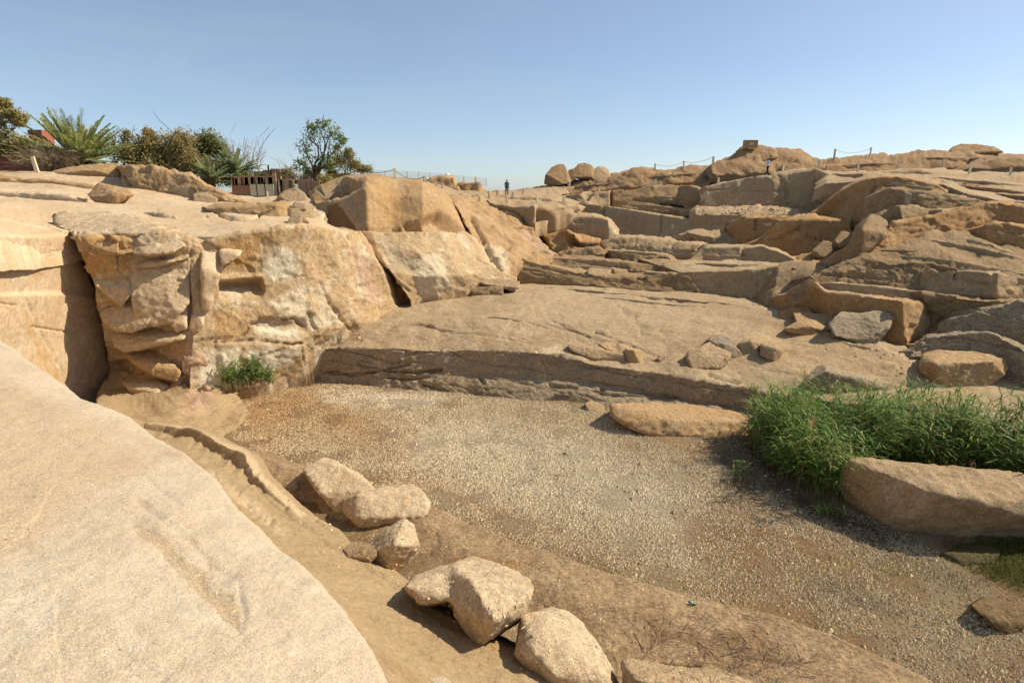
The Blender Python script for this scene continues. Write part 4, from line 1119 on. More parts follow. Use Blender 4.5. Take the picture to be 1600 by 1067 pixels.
# ---- thin stepped ledges laid bare along the joints of the slope
def thin(rim, h, mat='tan', run=0.9, lift=0.0, lay=0.03):
    pts = [tuple(map(float, t.split(','))) for t in rim.split()]
    b, r, k = [], [], []
    X = np.linspace(pts[0][0], pts[-1][0], max(4, len(pts) * 2))
    Y_ = np.interp(X, [p[0] for p in pts], [p[1] for p in pts])
    n = len(X)
    for i, (x, y) in enumerate(zip(X, Y_)):
        e = min(1.0, min(i, n - 1 - i) / 1.5) * h + 0.6          # tapers out at both ends
        y += rng0.normal(0, 0.5)
        p = hit(x, y + e)
        if p is None:
            return
        b.append((x, y + e + 1.0, p.y)); r.append((x, y, p.y + 0.06)); k.append((x, y - 1.5, p.y + run))
    f = lambda q: ' '.join('%.1f,%.2f@%.3f' % t for t in q)
    loft('rock_ledge', M[mat], [f(k), f(r), f(b)], amp=0.05, scale=1.0, fac=0.05, fsc=0.8, fine=0.012, jag=0.02, steep=1.0, lay=lay, thick=0.2, skirt=0.5, back=0.3, bvh=False)
rng0 = np.random.default_rng(21)
for rim, h, mt in [
    ("868,353 900,350 935,353 952,358", 4, 'tan'), ("800,356 820,353 845,362 860,374", 5, 'rust'), ("832,394 846,389 860,393 872,399", 6, 'tan'),
    ("862,403 920,405 975,409 1005,413", 5, 'tan'), ("890,414 950,419 1005,423", 4, 'tan'), ("995,424 1040,427 1066,427", 5, 'tan'), ("945,391 990,393 1040,397 1060,402", 5, 'tan'),
    ("1075,396 1130,399 1190,402", 4, 'tan'), ("1080,411 1130,413 1200,413", 4, 'tan'), ("830,424 870,430 910,437", 4, 'grey'), ("800,412 840,420 880,428", 3, 'tan'),
    ("1104,301 1150,294 1203,291", 4, 'tan'), ("1110,312 1180,310 1245,314", 3, 'tan'), ("985,309 1030,306 1075,309", 4, 'grey'), ("975,318 1030,322 1080,328", 4, 'tan'),
    ("1350,287 1390,282 1440,289", 3, 'tan'), ("1410,303 1480,308 1525,314", 3, 'tan'), ("1418,333 1470,328 1505,324", 4, 'tan'),
    ("1440,374 1480,378 1540,391 1610,404", 6, 'tan'), ("1390,399 1450,402 1520,413 1610,427", 6, 'tan'), ("1370,390 1410,392 1450,388", 4, 'grey'), ("1300,428 1350,419 1410,425", 5, 'tan'), ("1500,372 1540,380 1590,396", 4, 'tan'),
    ("1470,447 1520,450 1562,455", 4, 'tan'), ("1440,494 1480,490 1520,484 1565,475", 5, 'ledge'), ("1500,506 1560,499 1610,494", 5, 'ledge'), ("1455,538 1520,533 1575,543", 5, 'ledge'), ("1540,560 1580,572 1620,590", 5, 'ledge'),
    ("1380,285 1440,291 1500,301 1560,313", 4, 'tan'), ("1450,277 1520,282 1610,290", 4, 'tan'), ("1500,290 1560,296 1630,305", 5, 'far'), ("1555,302 1600,307 1670,318", 6, 'far'), ("1300,273 1340,272 1380,270", 4, 'tan'),
    ("1290,259 1350,257 1420,253", 4, 'far'), ("1000,277 1060,273 1105,268", 4, 'far'), ("1430,248 1480,246 1540,248", 4, 'far'), ("880,294 930,288 965,286", 4, 'far'),
    ("846,502 900,516 960,539", 2.5, 'dome'), ("930,518 990,539 1050,562", 2.5, 'dome'), ("755,494 800,497 850,507", 2, 'dome'), ("850,449 950,456 1060,467 1180,478", 2.5, 'dome'), ("900,460 1000,470 1120,482", 2, 'dome'),
    ("1270,520 1330,538 1400,553", 3, 'dome'), ("640,509 665,508 700,517", 2.5, 'dome'), ("700,602 760,600 830,606", 5, 'ledge'), ("880,604 960,612 1040,622", 6, 'ledge'), ("520,580 580,584 660,580", 5, 'ledge'), ("1050,606 1110,616 1180,630", 6, 'ledge')]:
    thin(rim, h, mt)
# ================================================================== LOOSE AND BROKEN ROCK
TREN = 'boulders lying in the trench'
# -- trench boulders in the foreground
boulder('wedge-shaped boulder casting a dark shadow at the far end of the foreground trench', (530, 800),
        "476,735,.5 507,716,.7 527,722,.7 562,743,.6 585,765,.3 560,797,0 539,801,0 525,798,0 500,770,.2", 0.7, M['block'], group=TREN)
boulder('flat-topped loaf-like boulder leaning on the wedge-shaped boulder in the trench', (600, 818),
        "540,779,.25 563,772,.15 602,761,.5 640,758,.55 657,769,.35 668,784,.25 664,804,.05 651,812,0 602,808,-.12 563,818,-.1 561,807,-.1 540,798,.15 617,816,-.02", 0.75, M['block'], group=TREN, more=[("540,779,.25 566,772,.2 566,816,.0 541,799,.15", .5)])
boulder('small upright boulder with a row of wedge notches along its edge', (614, 890),
        "631,811,.35 645,821,.3 654,853,.2 634,876,.05 614,890,-.05 574,882,.1 569,867,.2 585,844,.3 605,827,.3 616,850,-.1", 0.55, M['block'], group=TREN, sm=1)
boulder('largest block with a narrow neck in the foreground trench, right face sunlit', (748, 999),
        "709,883,.4 742,872,.75 779,886,.7 827,906,.3 830,923,.15 815,959,.1 772,969,-.28 758,994,-.15 747,999,-.1 723,976,0 707,937,.15 697,903,.3 735,905,.1", 0.75, M['block'], group=TREN,
        more=[("634,916,.35 652,898,.45 690,884,.5 712,884,.4 716,930,.15 694,934,.15 659,937,.2", .5)])
boulder('rounded tan boulder at the bottom edge beside the necked block', (845, 1050),
        "816,962,.4 860,951,.5 885,958,.5 906,973,.4 935,1008,.2 966,1067,0 975,1100,0 870,1100,-.1 864,1047,-.15 807,1022,.1 815,994,.2 838,1000,-.05", 0.8, M['block'], group=TREN)
boulder('angular pale block cut off by the bottom edge right of the rounded tan boulder', (990, 1100),
        "977,1035,.2 989,1032,.3 1043,1034,.35 1120,1047,.3 1176,1067,.2 1190,1110,0 1000,1120,-.1 980,1080,0 998,1062,-.08", 0.6, M['tan'], group=TREN)
boulder('low half-buried flat rock among dry stalks behind the pale block', (1050, 1042),
        "1003,1036,.1 1020,1010,.4 1052,1000,.45 1085,1012,.3 1096,1038,.05 1050,1042,0", 0.5, M['bench'], group=TREN)
boulder('small dusty stone between ridge and notched boulder', (556, 876), "536,860,.1 551,847,.25 577,850,.25 588,862,.1 574,875,0 548,876,0", 0.35, M['bench'], group=TREN)
boulder('long low dusty stone lying against the ridge', (520, 838), "484,822,.2 500,812,.3 530,828,.2 548,848,0 530,852,0 505,842,0", 0.3, M['sandwall'], group=TREN)
boulder('fist-sized stone beside the shadow of the wedge-shaped boulder', (455, 768), "443,760,.05 450,752,.15 463,752,.12 466,762,.02 452,768,0", 0.2, M['tan'], name='stone', cat='stone', group=TREN)
boulder('small pale rock tip at the bottom edge on the ridge', (682, 1075), "655,1072,.05 672,1059,.1 692,1057,.12 706,1068,.05 700,1085,0 660,1085,0", 0.2, M['fore'], name='stone', cat='stone', group=TREN)
boulder('small brown stone under the overhang of the necked block', (780, 1020), "752,1003,.1 770,1000,.15 775,1012,.05 760,1016,0", 0.25, M['rust'], name='stone', cat='stone', group=TREN)
boulder('brown stone in the gap between necked block and rounded boulder', (785, 1020), "768,1014,.1 780,1004,.2 795,1018,.05 790,1030,0 772,1028,0", 0.25, M['bench'], name='stone', cat='stone', group=TREN)

# -- blocks on the dome
DB = 'loose blocks on the smooth rock dome'
boulder('long flat slab lying leftmost of the blocks on the smooth dome', (940, 563), "889,540,.3 902,537,.5 937,545,.3 972,553,.1 974,562,0 963,565,0 929,560,0 895,549,.15", 0.6, M['tan'], group=DB)
boulder('low block leaning behind the long flat slab', (976, 553), "936,538,.25 955,529,.6 979,542,.35 978,556,.1 950,548,.0", 0.6, M['ochre'], group=DB)
boulder('small cube-like block at the right end of the long flat slab', (990, 566), "977,545,.2 986,543,.4 1003,548,.15 1004,566,0 989,566,-.05 976,559,.1 988,548,-.05", 0.4, M['ochre'], group=DB)
boulder('largest pale block with a peaked top in the row on the dome', (1090, 574), "1076,551,.2 1112,534,.7 1127,542,.6 1141,553,.35 1136,566,.15 1126,572,.05 1081,575,-.1 1073,570,0", 1.0, M['tan'], group=DB)
boulder('dark grey wedge standing behind the peaked pale block', (1140, 562), "1108,531,.3 1112,525,.5 1133,523,.5 1141,528,.3 1161,557,.1 1157,561,.05 1138,563,0 1128,545,0", 0.7, M['ledge'], group=DB)
boulder('small pale upright stone between grey wedge and cube', (1172, 554), "1153,538,.2 1165,528,.4 1178,527,.35 1186,537,.15 1185,553,0 1162,555,0 1172,533,.1", 0.5, M['tan'], group=DB)
boulder('rightmost cube of the row of blocks on the dome', (1207, 563), "1189,538,.2 1194,535,.4 1225,540,.25 1223,550,.1 1215,562,0 1207,564,-.1 1189,555,.1 1208,545,-.08", 0.55, M['tan'], group=DB)
boulder('pebble heap stone in the middle of the dome', (1030, 566), "1026,560,.05 1030,556,.1 1036,560,.05 1033,567,0", 0.15, M['rust'], name='stone', cat='stone', group=DB)
# -- slab fallen from the ledge
boulder('broad tan slab leaning against the dark ledge left of the reeds', (1040, 680), "959,633,.5 1018,630,.9 1073,633,.9 1136,642,.7 1150,652,.5 1190,662,.5 1182,682,.1 1147,686,0 1078,681,-.1 1023,680,-.05 1007,675,0 976,664,.15 960,648,.35 1040,655,.1", 0.9, M['ochre'])
boulder('small tan rock at the left tip of the broad slab', (930, 644), "914,631,.15 923,626,.3 942,632,.2 945,645,0 921,643,.0", 0.4, M['tan'])
# -- right group
RB = 'boulders below the quarried blocks on the right'
boulder('lens-shaped orange boulder in front of the quarried block', (1262, 524), "1226,514,.3 1247,502,.4 1275,499,.5 1287,505,.4 1299,515,.3 1292,522,.1 1275,525,0 1242,521,.1 1262,512,-.1", 0.8, M['ochre'], group=RB)
boulder('thin slab lying behind the lens-shaped orange boulder', (1262, 503), "1241,489,.5 1277,494,.4 1302,492,.5 1297,507,.1 1247,504,.2", 0.7, M['ochre'], group=RB)
boulder('brownish broken stone half hidden at the left of the thin slab', (1232, 500), "1218,487,.4 1235,482,.5 1262,480,.5 1270,492,.3 1240,502,0 1222,496,.1", 0.6, M['rust'], group=RB)
boulder('saddle-shaped grey boulder beside the lens-shaped one', (1350, 536), "1295,507,.3 1305,496,.4 1315,487,.6 1330,489,.6 1350,491,.5 1366,538,0 1340,531,0 1305,524,.1", 0.9, M['ledge'], group=RB, more=[("1340,491,.5 1350,491,.5 1372,486,.6 1385,489,.5 1396,497,.4 1390,512,.2 1376,527,.05 1366,538,0 1345,530,0", .8)])
boulder('big pinkish loaf-shaped boulder on the far right slope', (1470, 602), "1439,574,.4 1445,553,.6 1465,549,.6 1512,551,.6 1525,551,.6 1570,560,.5 1571,573,.35 1565,586,.2 1542,601,.05 1530,606,0 1470,602,-.1 1450,592,.1 1460,570,-.05 1550,565,.1", 1.1, M['ochre'], group=RB)
boulder('long low grey rock rising behind the reeds', (1290, 612), "1259,582,.3 1271,570,.5 1292,572,.5 1332,584,.4 1375,595,.35 1412,607,.3 1460,616,.3 1480,635,0 1400,632,0 1312,622,-.05 1265,606,0 1275,576,0", 0.8, M['ledge'], group=RB)
boulder('huge tan block with a shaded left face at the right edge among reeds', (1424, 836),
        "1323,752,1.12 1336,723,.98 1355,720,1.05 1406,726,.78 1419,735,.57 1524,741,.45 1660,750,.5 1700,800,-.4 1690,838,.1 1600,834,.02 1546,836,.0 1444,839,.02 1424,840,0 1380,816,.52 1327,782,1.22 1498,787,-.47 1600,797,-.55", 1.6, M['tan'], group=RB, dm=1.0, vox=50, amp=.01, fac=.01)
boulder('mud-coated rock sunk in the gravel near the right edge', (1560, 990), "1518,945,.2 1535,934,.35 1560,935,.35 1600,950,.2 1600,975,.1 1575,990,0 1545,968,0", 0.5, M['bench'], group=RB, paint=[('1500,900 1620,900 1620,1000 1500,1000', (0.22, .15, .08), .8, 5)])
boulder('dark mossy rock in the green puddle below the huge block', (1510, 885), "1470,868,.2 1500,850,.4 1535,848,.4 1560,862,.2 1548,880,.05 1500,884,0", 0.5, M['bench'], group=RB, paint=[('1440,830 1620,830 1620,900 1440,900', (0.12, .10, .05), .9, 5)])

# -- rubble and blocks by the terraces
MB_ = 'blocks lying along the foot of the terraces'
boulder('upright rounded stone at the foot of the pale cliff', (705, 464), "693,441,.2 699,437,.35 710,441,.2 722,463,0 702,466,-.05 694,460,.1", 0.6, M['tan'], group=MB_)
boulder('flat slab with chiselled edge tipped beside the upright stone', (760, 461), "714,446,.6 731,441,.7 745,446,.3 783,449,.1 784,461,0 740,463,-.05 728,450,.2", 0.9, M['grey'], group=MB_)
boulder('long prism block lying above the chiselled slab', (775, 449), "741,437,.3 755,432,.7 797,438,.5 809,440,.4 811,447,.2 801,452,0 757,444,.05", 0.9, M['tan'], group=MB_)
boulder('toothed grey block against the ledge right of the prism block', (830, 436), "811,426,.2 840,425,.5 851,429,.35 854,433,.2 848,437,0 813,435,0", 0.7, M['grey'], group=MB_)
boulder('pale rectangular block lying on the middle terrace', (935, 432), "918,424,.2 922,419,.5 955,421,.4 951,433,0 947,434,-.05 918,428,.05", 0.7, M['tan'], group=MB_)
for i, (x, y, w, h) in enumerate([(877, 440, 9, 6), (891, 439, 9, 8), (905, 441, 9, 7), (920, 444, 10, 4), (929, 444, 7, 4)]):
    boulder(['small stone, first of the row below the middle terrace', 'biggest pale stone of the row below the middle terrace', 'third stone of the row below the middle terrace', 'flat fourth stone of the row below the middle terrace', 'last stone at the right end of the row below the middle terrace'][i],
            (x, y + 2), f"{x-w},{y},.1 {x-w*.5},{y-h*.8},.3 {x+w*.4},{y-h},.3 {x+w},{y-1},.1 {x+w*.3},{y+2},0 {x-w*.6},{y+2},0", 0.4, M['tan'], name='stone', cat='stone', group=MB_, vox=18)
CR = 'broken rubble at the end of the long ledge'
for lab, base, ol in [
    ('tall crumbling rubble block at the end of the long ledge', (1070, 452), "1058,436,.2 1063,425,.5 1080,432,.4 1098,446,.2 1095,456,0 1062,453,0"),
    ('flat-topped rubble lump right of the crumbling block', (1110, 446), "1088,438,.3 1098,432,.6 1124,436,.5 1127,444,.2 1112,449,0 1092,447,0"),
    ('lowest rubble slab before the dark trench wall', (1125, 457), "1098,447,.3 1120,446,.5 1144,450,.4 1146,459,.1 1100,458,0"),
    ('grey light stone in the dark trench corner', (1190, 462), "1180,458,.1 1184,455,.3 1202,456,.3 1203,461,.1 1182,463,0"),
    ('dark stone in the trench corner below the grey light stone', (1205, 468), "1190,465,.1 1200,460,.3 1218,461,.3 1222,468,.1 1200,470,0"),
    ('brown stone nearest in the trench corner', (1212, 474), "1198,472,.1 1210,465,.3 1222,467,.2 1224,476,0 1205,477,0")]:
    boulder(lab, base, ol, 0.6, M['tan'], group=CR, vox=20)
HB = 'blocks filling the shaded hollow'
for lab, base, ol, dp, mt, Y in [
    ('tall column-like block with a sunlit shoulder beside the long orange band', (1335, 405), "1325,407,.5 1327,381,.8 1338,355,1.3 1347,359,0 1345,400,0 1360,336,2.0 1372,340,1.8 1385,348,1.4 1386,366,.8", 1.5, 'grey', 22.2),
    ('dark block at the left in the shaded hollow', (1285, 400), "1268,393,.6 1287,376,.9 1299,380,.4 1302,396,.2 1290,402,0 1270,398,.2", 1.0, 'grey', 25.6),
    ('dark angular block at the back of the shaded hollow', (1315, 384), "1303,377,.5 1316,361,.8 1330,366,.5 1330,380,.1 1312,387,0", 1.0, 'grey', 25.8),
    ('leaning dark block at the front of the shaded hollow', (1305, 412), "1293,412,.4 1302,396,.6 1326,385,.6 1326,405,.1 1310,412,0 1295,418,.1", 1.0, 'rust', 23.8),
    ('sunlit cube perched at the head of the shaded hollow', (1300, 320), "1288,296,.3 1310,291,.9 1319,296,.6 1313,311,.2 1308,300,0 1290,321,0 1304,316,0", 1.2, 'tan', 36.0),
    ('dark rounded rock beside the sunlit cube', (1326, 310), "1314,308,.3 1318,296,.5 1339,284,.8 1344,290,.4 1342,301,.1 1320,313,0", 1.4, 'grey', 33.4)]:
    boulder(lab, base, ol, dp, M[mt], name='rock_block', cat='rock', group=HB, Y=Y)
loft('rock_slope', M['rust'], ["1240,404@29 1290,384@29 1330,362@29 1385,345@28 1410,345@27", "1240,410@26 1290,400@26 1330,384@26 1370,370@25 1395,362@25", "1240,425@23.6 1290,425@23 1330,415@22.6 1350,405@22.4 1390,395@22.6"], amp=.2, fac=.15)

# -- left rocks
LB = 'rocks on the left plateau'
boulder('sharp-edged boulder perched alone on the left plateau', (178, 318), "137,311,.4 152,290,.9 156,287,.9 202,297,.5 207,305,.3 187,314,0 175,320,-.1 152,316,.1 180,303,-.1", 1.3, M['ochre'], group=LB)
boulder('thin slab lying flat on the left skyline', (140, 275), "78,270,.5 100,264,.9 155,257,1.0 184,257,.8 187,266,.3 184,276,0 138,275,0 105,273,.1 145,266,-.1", 1.6, M['ochre'], group=LB)
boulder('low rounded block at the foot of the big ochre rock', (320, 316), "302,303,.3 321,301,.5 339,310,.3 338,317,0 304,316,0", 0.8, M['tan'], group=LB)
boulder('grey cap boulder by the stick fence', (460, 316), "433,310,.4 448,297,.8 461,294,.8 475,302,.5 482,315,.1 460,318,0 440,314,.1", 1.2, M['tan'], group=LB)
boulder('small block under the grey cap boulder', (468, 328), "457,322,.2 460,316,.4 477,318,.3 478,326,0 462,329,0", 0.6, M['tan'], group=LB, name='stone', cat='stone')
boulder('triangular stone left of the wedge below the cap boulder', (460, 350), "448,350,0 456,335,.3 472,337,.2 472,350,0", 0.5, M['tan'], group=LB, name='stone', cat='stone')
boulder('small wedge stone next to the big carved block', (478, 349), "472,346,.1 472,335,.3 483,347,0 480,350,0", 0.4, M['ochre'], group=LB, name='stone', cat='stone')
SB = 'round boulders on the far skyline'
boulder('tall egg-shaped boulder, leftmost on the far skyline', (870, 293), "851,287,1 853,274,1 862,263,1.4 872,258,1.6 881,258,1.5 887,270,1 892,285,.6 870,289,0", 2.6, M['far'], group=SB, fac=.008)
boulder('small stone wedged between the skyline boulders', (893, 292), "887,280,.3 889,266,.6 896,264,.6 899,280,.2", 1.0, M['far'], group=SB)
boulder('big round boulder in the middle of the skyline group', (912, 287), "896,276,.8 897,265,1.2 904,257,1.6 914,255,1.7 924,259,1.4 929,266,1 925,278,0 905,280,0", 2.4, M['far'], group=SB, fac=.008)
boulder('low dome-shaped boulder, rightmost of the skyline group', (938, 282), "917,279,.6 926,268,1 934,261,1.4 943,261,1.4 950,266,1 954,277,.4 935,281,0", 2.4, M['tan'], group=SB, fac=.008)
boulder('flattened oval rock crowning the hill on the far right', (1520, 240), "1482,237,.8 1490,230,1.4 1502,226,1.8 1526,226,1.8 1552,230,1.4 1566,238,.6 1530,241,0 1500,240,.2", 4, M['far'], Y=70, fac=.01)
boulder('stepped brown rock under the tablet on the hilltop', (1175, 250), "1152,250,.4 1152,237,.8 1161,236,.8 1161,229,1.2 1190,228,1.4 1213,234,1 1214,246,.3 1185,252,0", 3, M['far'], name='rock_block', cat='rock', Y=63)
boulder('brown box-like rock behind the walking visitor', (1235, 266), "1218,266,.3 1224,256,.8 1243,255,.8 1249,258,.4 1248,267,0 1225,268,0", 2, M['far'], name='rock_block', cat='rock', Y=60)

# -- broken outcrop at the left corner: one mass of wedged blocks
oc = empty('rock_outcrop', (-10.4, 15.0, 0.3))
tag(oc, 'broken outcrop of wedged pale blocks at the corner of the left cliff', 'outcrop')
for ol, dp, mt, Y in [
    ("86,350,.6 90,337,1.2 140,333,1.6 200,336,1.6 247,352,1.4 246,364,.6 200,366,.3 115,367,.1 112,361,.2", 1.2, 'block', 15.30),          # top slab
    ("121,373,.1 160,371,.2 182,372,.2 183,394,.1 130,396,0 138,384,-.05", .7, 'ochre', 15.15),
    ("183,372,.3 208,366,.5 208,392,.3 184,396,.1", .7, 'ochre', 15.20),
    ("128,397,.1 182,396,.2 184,422,.2 160,428,.1 146,432,.1 138,415,0", .7, 'ochre', 15.20),
    ("210,372,.3 222,362,.6 262,366,.6 290,384,.5 280,392,.1 230,396,-.1 209,394,.0", .8, 'block', 15.40),
    ("206,400,.3 240,394,.5 290,385,.7 294,404,.5 250,412,.0 212,416,-.05", .8, 'block', 15.40),
    ("148,432,.2 155,424,.4 195,420,.5 206,426,.4 208,450,.2 190,474,.1 172,466,.05 152,448,.0", .9, 'block', 15.10),
    ("207,424,.2 228,412,.3 290,405,.6 293,420,.5 294,470,.4 268,500,.2 240,505,0 212,496,0 206,460,.05", 1.0, 'block', 15.20),
    ("160,488,.2 185,478,.4 212,464,.4 218,490,.2 240,505,.1 205,516,.0 180,514,.0 164,503,.1", .8, 'block', 15.05),
    ("298,392,.2 306,374,.6 318,372,.6 322,400,.4 320,470,.3 310,500,.1 300,500,.1 297,450,0", .6, 'block', 15.80),
    ("312,376,.5 330,374,.8 340,384,.7 348,400,.5 346,425,.4 334,452,.3 326,482,.1 316,480,.0 314,420,-.05", .7, 'wall', 15.80),
    ("341,390,.3 346,386,.6 374,386,.7 378,393,.5 374,400,.3 348,412,.1", .6, 'wall', 16.00),
    ("268,482,.2 280,473,.4 292,476,.3 292,510,.1 276,515,0 266,505,.05", .6, 'wall', 15.40),
    ("300,480,.2 320,482,.3 318,508,.1 305,520,.0 296,512,.05", .6, 'wall', 15.60),
    ("178,522,.2 215,514,.4 260,512,.4 290,518,.4 285,530,.2 230,534,.1 196,548,0 180,540,.05", .9, 'block', 15.20),
    ("195,548,.3 214,540,.6 236,536,.7 254,552,.5 280,580,.2 274,592,.05 240,585,0 208,568,.05", .9, 'ochre', 15.10),
    ("192,598,.3 200,592,.6 240,590,.7 262,604,.4 255,614,.1 205,612,0", .9, 'block', 14.90),
    ("262,525,.4 292,535,.4 290,575,.2 275,590,.1 262,575,.2", .8, 'ochre', 15.50)]:
    b_ = boulder(None, None, ol, dp, M[mt], name='rock_block', parent=None, kind='x', Y=Y, amp=.012, fac=.02, sm=1)
    del b_['kind']
    b_.parent = oc
    b_.matrix_parent_inverse = Matrix.Translation(-oc.location)
# ================================================================== GRAVEL, DEBRIS
rng = np.random.default_rng(7)
OCT = np.array([[1, 0, -.2], [0, 1, -.2], [-1, 0, -.2], [0, -1, -.2], [0, 0, 1]], float)      # half-buried chip: 5 corners, 4 faces
OCF = np.array([[0, 1, 4], [1, 2, 4], [2, 3, 4], [3, 0, 4]])

def scatter_stones(name, pts, sizes, mat, flat=0.6, sink=0.05, label=None, cat=None, parent=None):
    n = len(pts)
    V = OCT[None] * (1 + 0.55 * (rng.random((n, 5, 1)) - 0.5)) + 0.25 * (rng.random((n, 5, 3)) - 0.5)
    a = rng.random(n) * 6.283
    ca_, sa_ = np.cos(a), np.sin(a)
    el = 0.7 + 0.7 * rng.random(n)
    x = V[..., 0] * el[:, None]; y = V[..., 1] / el[:, None]
    V2 = np.stack([x * ca_[:, None] - y * sa_[:, None], x * sa_[:, None] + y * ca_[:, None], V[..., 2] * flat], -1)
    V2 = V2 * sizes[:, None, None] * 0.5
    V2 = V2 + pts[:, None, :] + np.array([0, 0, 1.0]) * (sizes * flat * sink)[:, None, None]
    F = (OCF[None] + 5 * np.arange(n)[:, None, None]).reshape(-1, 3)
    o = make_obj(name, V2.reshape(-1, 3), F, mat, False, parent)
    o['kind'] = 'stuff'
    if label: o['label'] = label
    if cat: o['category'] = cat
    return o, n

def stone_mat(name, cols, tinted=True):
    m, nt, b = new_mat(name)
    g = NG(nt)
    geo = nt.nodes.new('ShaderNodeNewGeometry')
    cr = nt.nodes.new('ShaderNodeValToRGB')
    cr.color_ramp.interpolation = 'CONSTANT'
    els = cr.color_ramp.elements
    els[0].color = (*cols[0], 1); els[0].position = 0
    els[1].color = (*cols[1], 1); els[1].position = 1.0 / len(cols)
    for i, c in enumerate(cols[2:], 2):
        e = els.new(i / len(cols)); e.color = (*c, 1)
    nt.links.new(geo.outputs['Random Per Island'], cr.inputs[0])
    col = cr.outputs[0]
    if tinted:
        col = g.mix(g.math('MULTIPLY', g.attr('tint', 'Alpha'), 0.8), col, g.attr('tint'))
    col = g.mix(1.0, col, (1.10, 1.07, 0.98), 'MULTIPLY')
    nt.links.new(col, b.inputs['Base Color'])
    return m

GRAVEL_POLY = "335,628 400,606 470,594 590,606 790,624 930,640 965,655 1000,688 1150,692 1180,722 1250,792 1330,806 1420,842 1480,882 1560,930 1640,950 1750,1150 1600,1150 1520,1092 1400,1040 1300,996 1200,962 1000,909 800,842 680,794 560,756 470,728 398,706 350,660"
M['gravel'] = stone_mat('gravel_stones', [(0.44, 0.35, 0.23), (0.40, 0.31, 0.195), (0.47, 0.38, 0.26), (0.37, 0.275, 0.165), (0.43, 0.33, 0.21), (0.32, 0.235, 0.14), (0.46, 0.37, 0.25), (0.51, 0.43, 0.31)])
def floor_pts(n, poly, fe, x0, x1, y0, y1, wt=None):
    q = np.stack([rng.uniform(x0, x1, n), rng.uniform(y0, y1, n), np.zeros(n)], -1)
    if wt is not None:
        q = q[rng.random(len(q)) < wt(q)]
    P = proj(q)
    jit = 10 * np.stack([fbm(q / 0.8, 3, 401), fbm(q / 0.8, 3, 402)], -1)
    m = rng.random(len(q)) < poly_mask(P + jit, poly, fe)
    q = q[m]
    q[:, 2] = 0.05 * fbm(np.stack([q[:, 0] / 3, q[:, 1] / 3, 0 * q[:, 0]], -1), 3, 901) + 0.02 * fbm(np.stack([q[:, 0] / .5, q[:, 1] / .5, 0 * q[:, 0]], -1), 3, 902)
    return q
q = floor_pts(340000, GRAVEL_POLY, 9, -10, 13, 3.6, 18.5, lambda q: np.clip(14 / (q[:, 1] + 2), 0.55, 1.0) * 0.95)
bare = fbm(np.stack([q[:, 0] / 0.9, q[:, 1] / 0.9, 0 * q[:, 0]], -1), 4, 431)
q = q[rng.random(len(q)) < np.clip(1.1 - 3.2 * np.maximum(bare - 0.05, 0), 0.12, 1)]
sz = 0.022 + 0.022 * rng.random(len(q)) ** 2 + 0.03 * rng.random(len(q)) ** 14 + 0.0011 * q[:, 1]
o, n = scatter_stones('gravel', q, sz, M['gravel'], flat=0.8, label='loose pale gravel covering the pit floor', cat='gravel')
gravel_o, gravel_q = o, q
P = proj(q) + 14 * np.stack([fbm(q / 1.1, 4, 911), 0.6 * fbm(q / 1.1, 4, 912)], -1)
FLOOR_PAINT.append(("1260,850 1330,880 1320,890 1250,865", YEL_E, .8, 10))
FLOOR_PAINT.append(("1380,870 1520,930 1480,960 1370,900", YEL_E, .55, 16))
t = np.repeat(floor_tint(P), 5, 0).astype(np.float32)
ca = o.data.color_attributes.new('tint', 'FLOAT_COLOR', 'POINT')
ca.data.foreach_set('color', t.ravel())

q = floor_pts(5200, GRAVEL_POLY, 9, -10, 13, 3.6, 18.5)
scatter_stones('gravel', q, 0.05 + 0.09 * rng.random(len(q)) ** 5, stone_mat('gravel_cobbles', [(0.42, 0.33, 0.21), (0.34, 0.25, 0.15), (0.47, 0.38, 0.26), (0.26, 0.19, 0.115)], False), flat=0.6, label='larger loose stones among the gravel of the pit floor', cat='gravel')

def surf_pts(n, poly, fe=6):
    pts = np.array([[float(a) for a in t.split(',')] for t in poly.split()])
    (x0, y0), (x1, y1) = pts.min(0), pts.max(0)
    out = []
    c = np.stack([rng.uniform(x0, x1, n), rng.uniform(y0, y1, n)], -1)
    k = rng.random(n) < poly_mask(c, poly, fe)
    for px, py in c[k]:
        h = hit(px, py)
        if h is not None:
            out.append((h.x, h.y, h.z))
    return np.array(out)

M['pebble'] = stone_mat('pebble_stones', [(0.50, 0.37, 0.24), (0.42, 0.30, 0.18), (0.60, 0.47, 0.33), (0.33, 0.22, 0.13), (0.55, 0.42, 0.28)], False)
q = surf_pts(1300, "215,822 250,840 300,885 340,915 372,930 372,975 345,960 305,915 255,870", 7)
q2 = surf_pts(2600, "0,600 120,640 220,690 240,725 180,760 100,800 30,850 0,850", 40)
q3 = surf_pts(900, "0,560 300,690 360,800 420,1000 0,1067", 60)
q = np.concatenate([q, q2, q3])
scatter_stones('grit', q, 0.005 + 0.010 * rng.random(len(q)) ** 3, M['pebble'], label='fine grit scattered over the foreground granite', cat='grit')
q = np.concatenate([surf_pts(260, "1285,520 1340,535 1420,550 1430,565 1380,575 1310,545 1270,525", 10), surf_pts(160, "1330,570 1460,590 1520,620 1450,612 1350,590", 12),
                    surf_pts(90, "1010,555 1045,562 1050,575 1015,572", 8), surf_pts(160, "1160,455 1225,465 1225,485 1180,475", 8), surf_pts(260, "560,520 1200,560 1200,600 900,560 560,540", 14), surf_pts(160, "470,535 560,525 580,545 480,548", 8)])
scatter_stones('rock_debris', q, 0.03 + 0.12 * rng.random(len(q)) ** 3.5, M['pebble'], label='small broken stone chips lying on the rock slope', cat='debris')
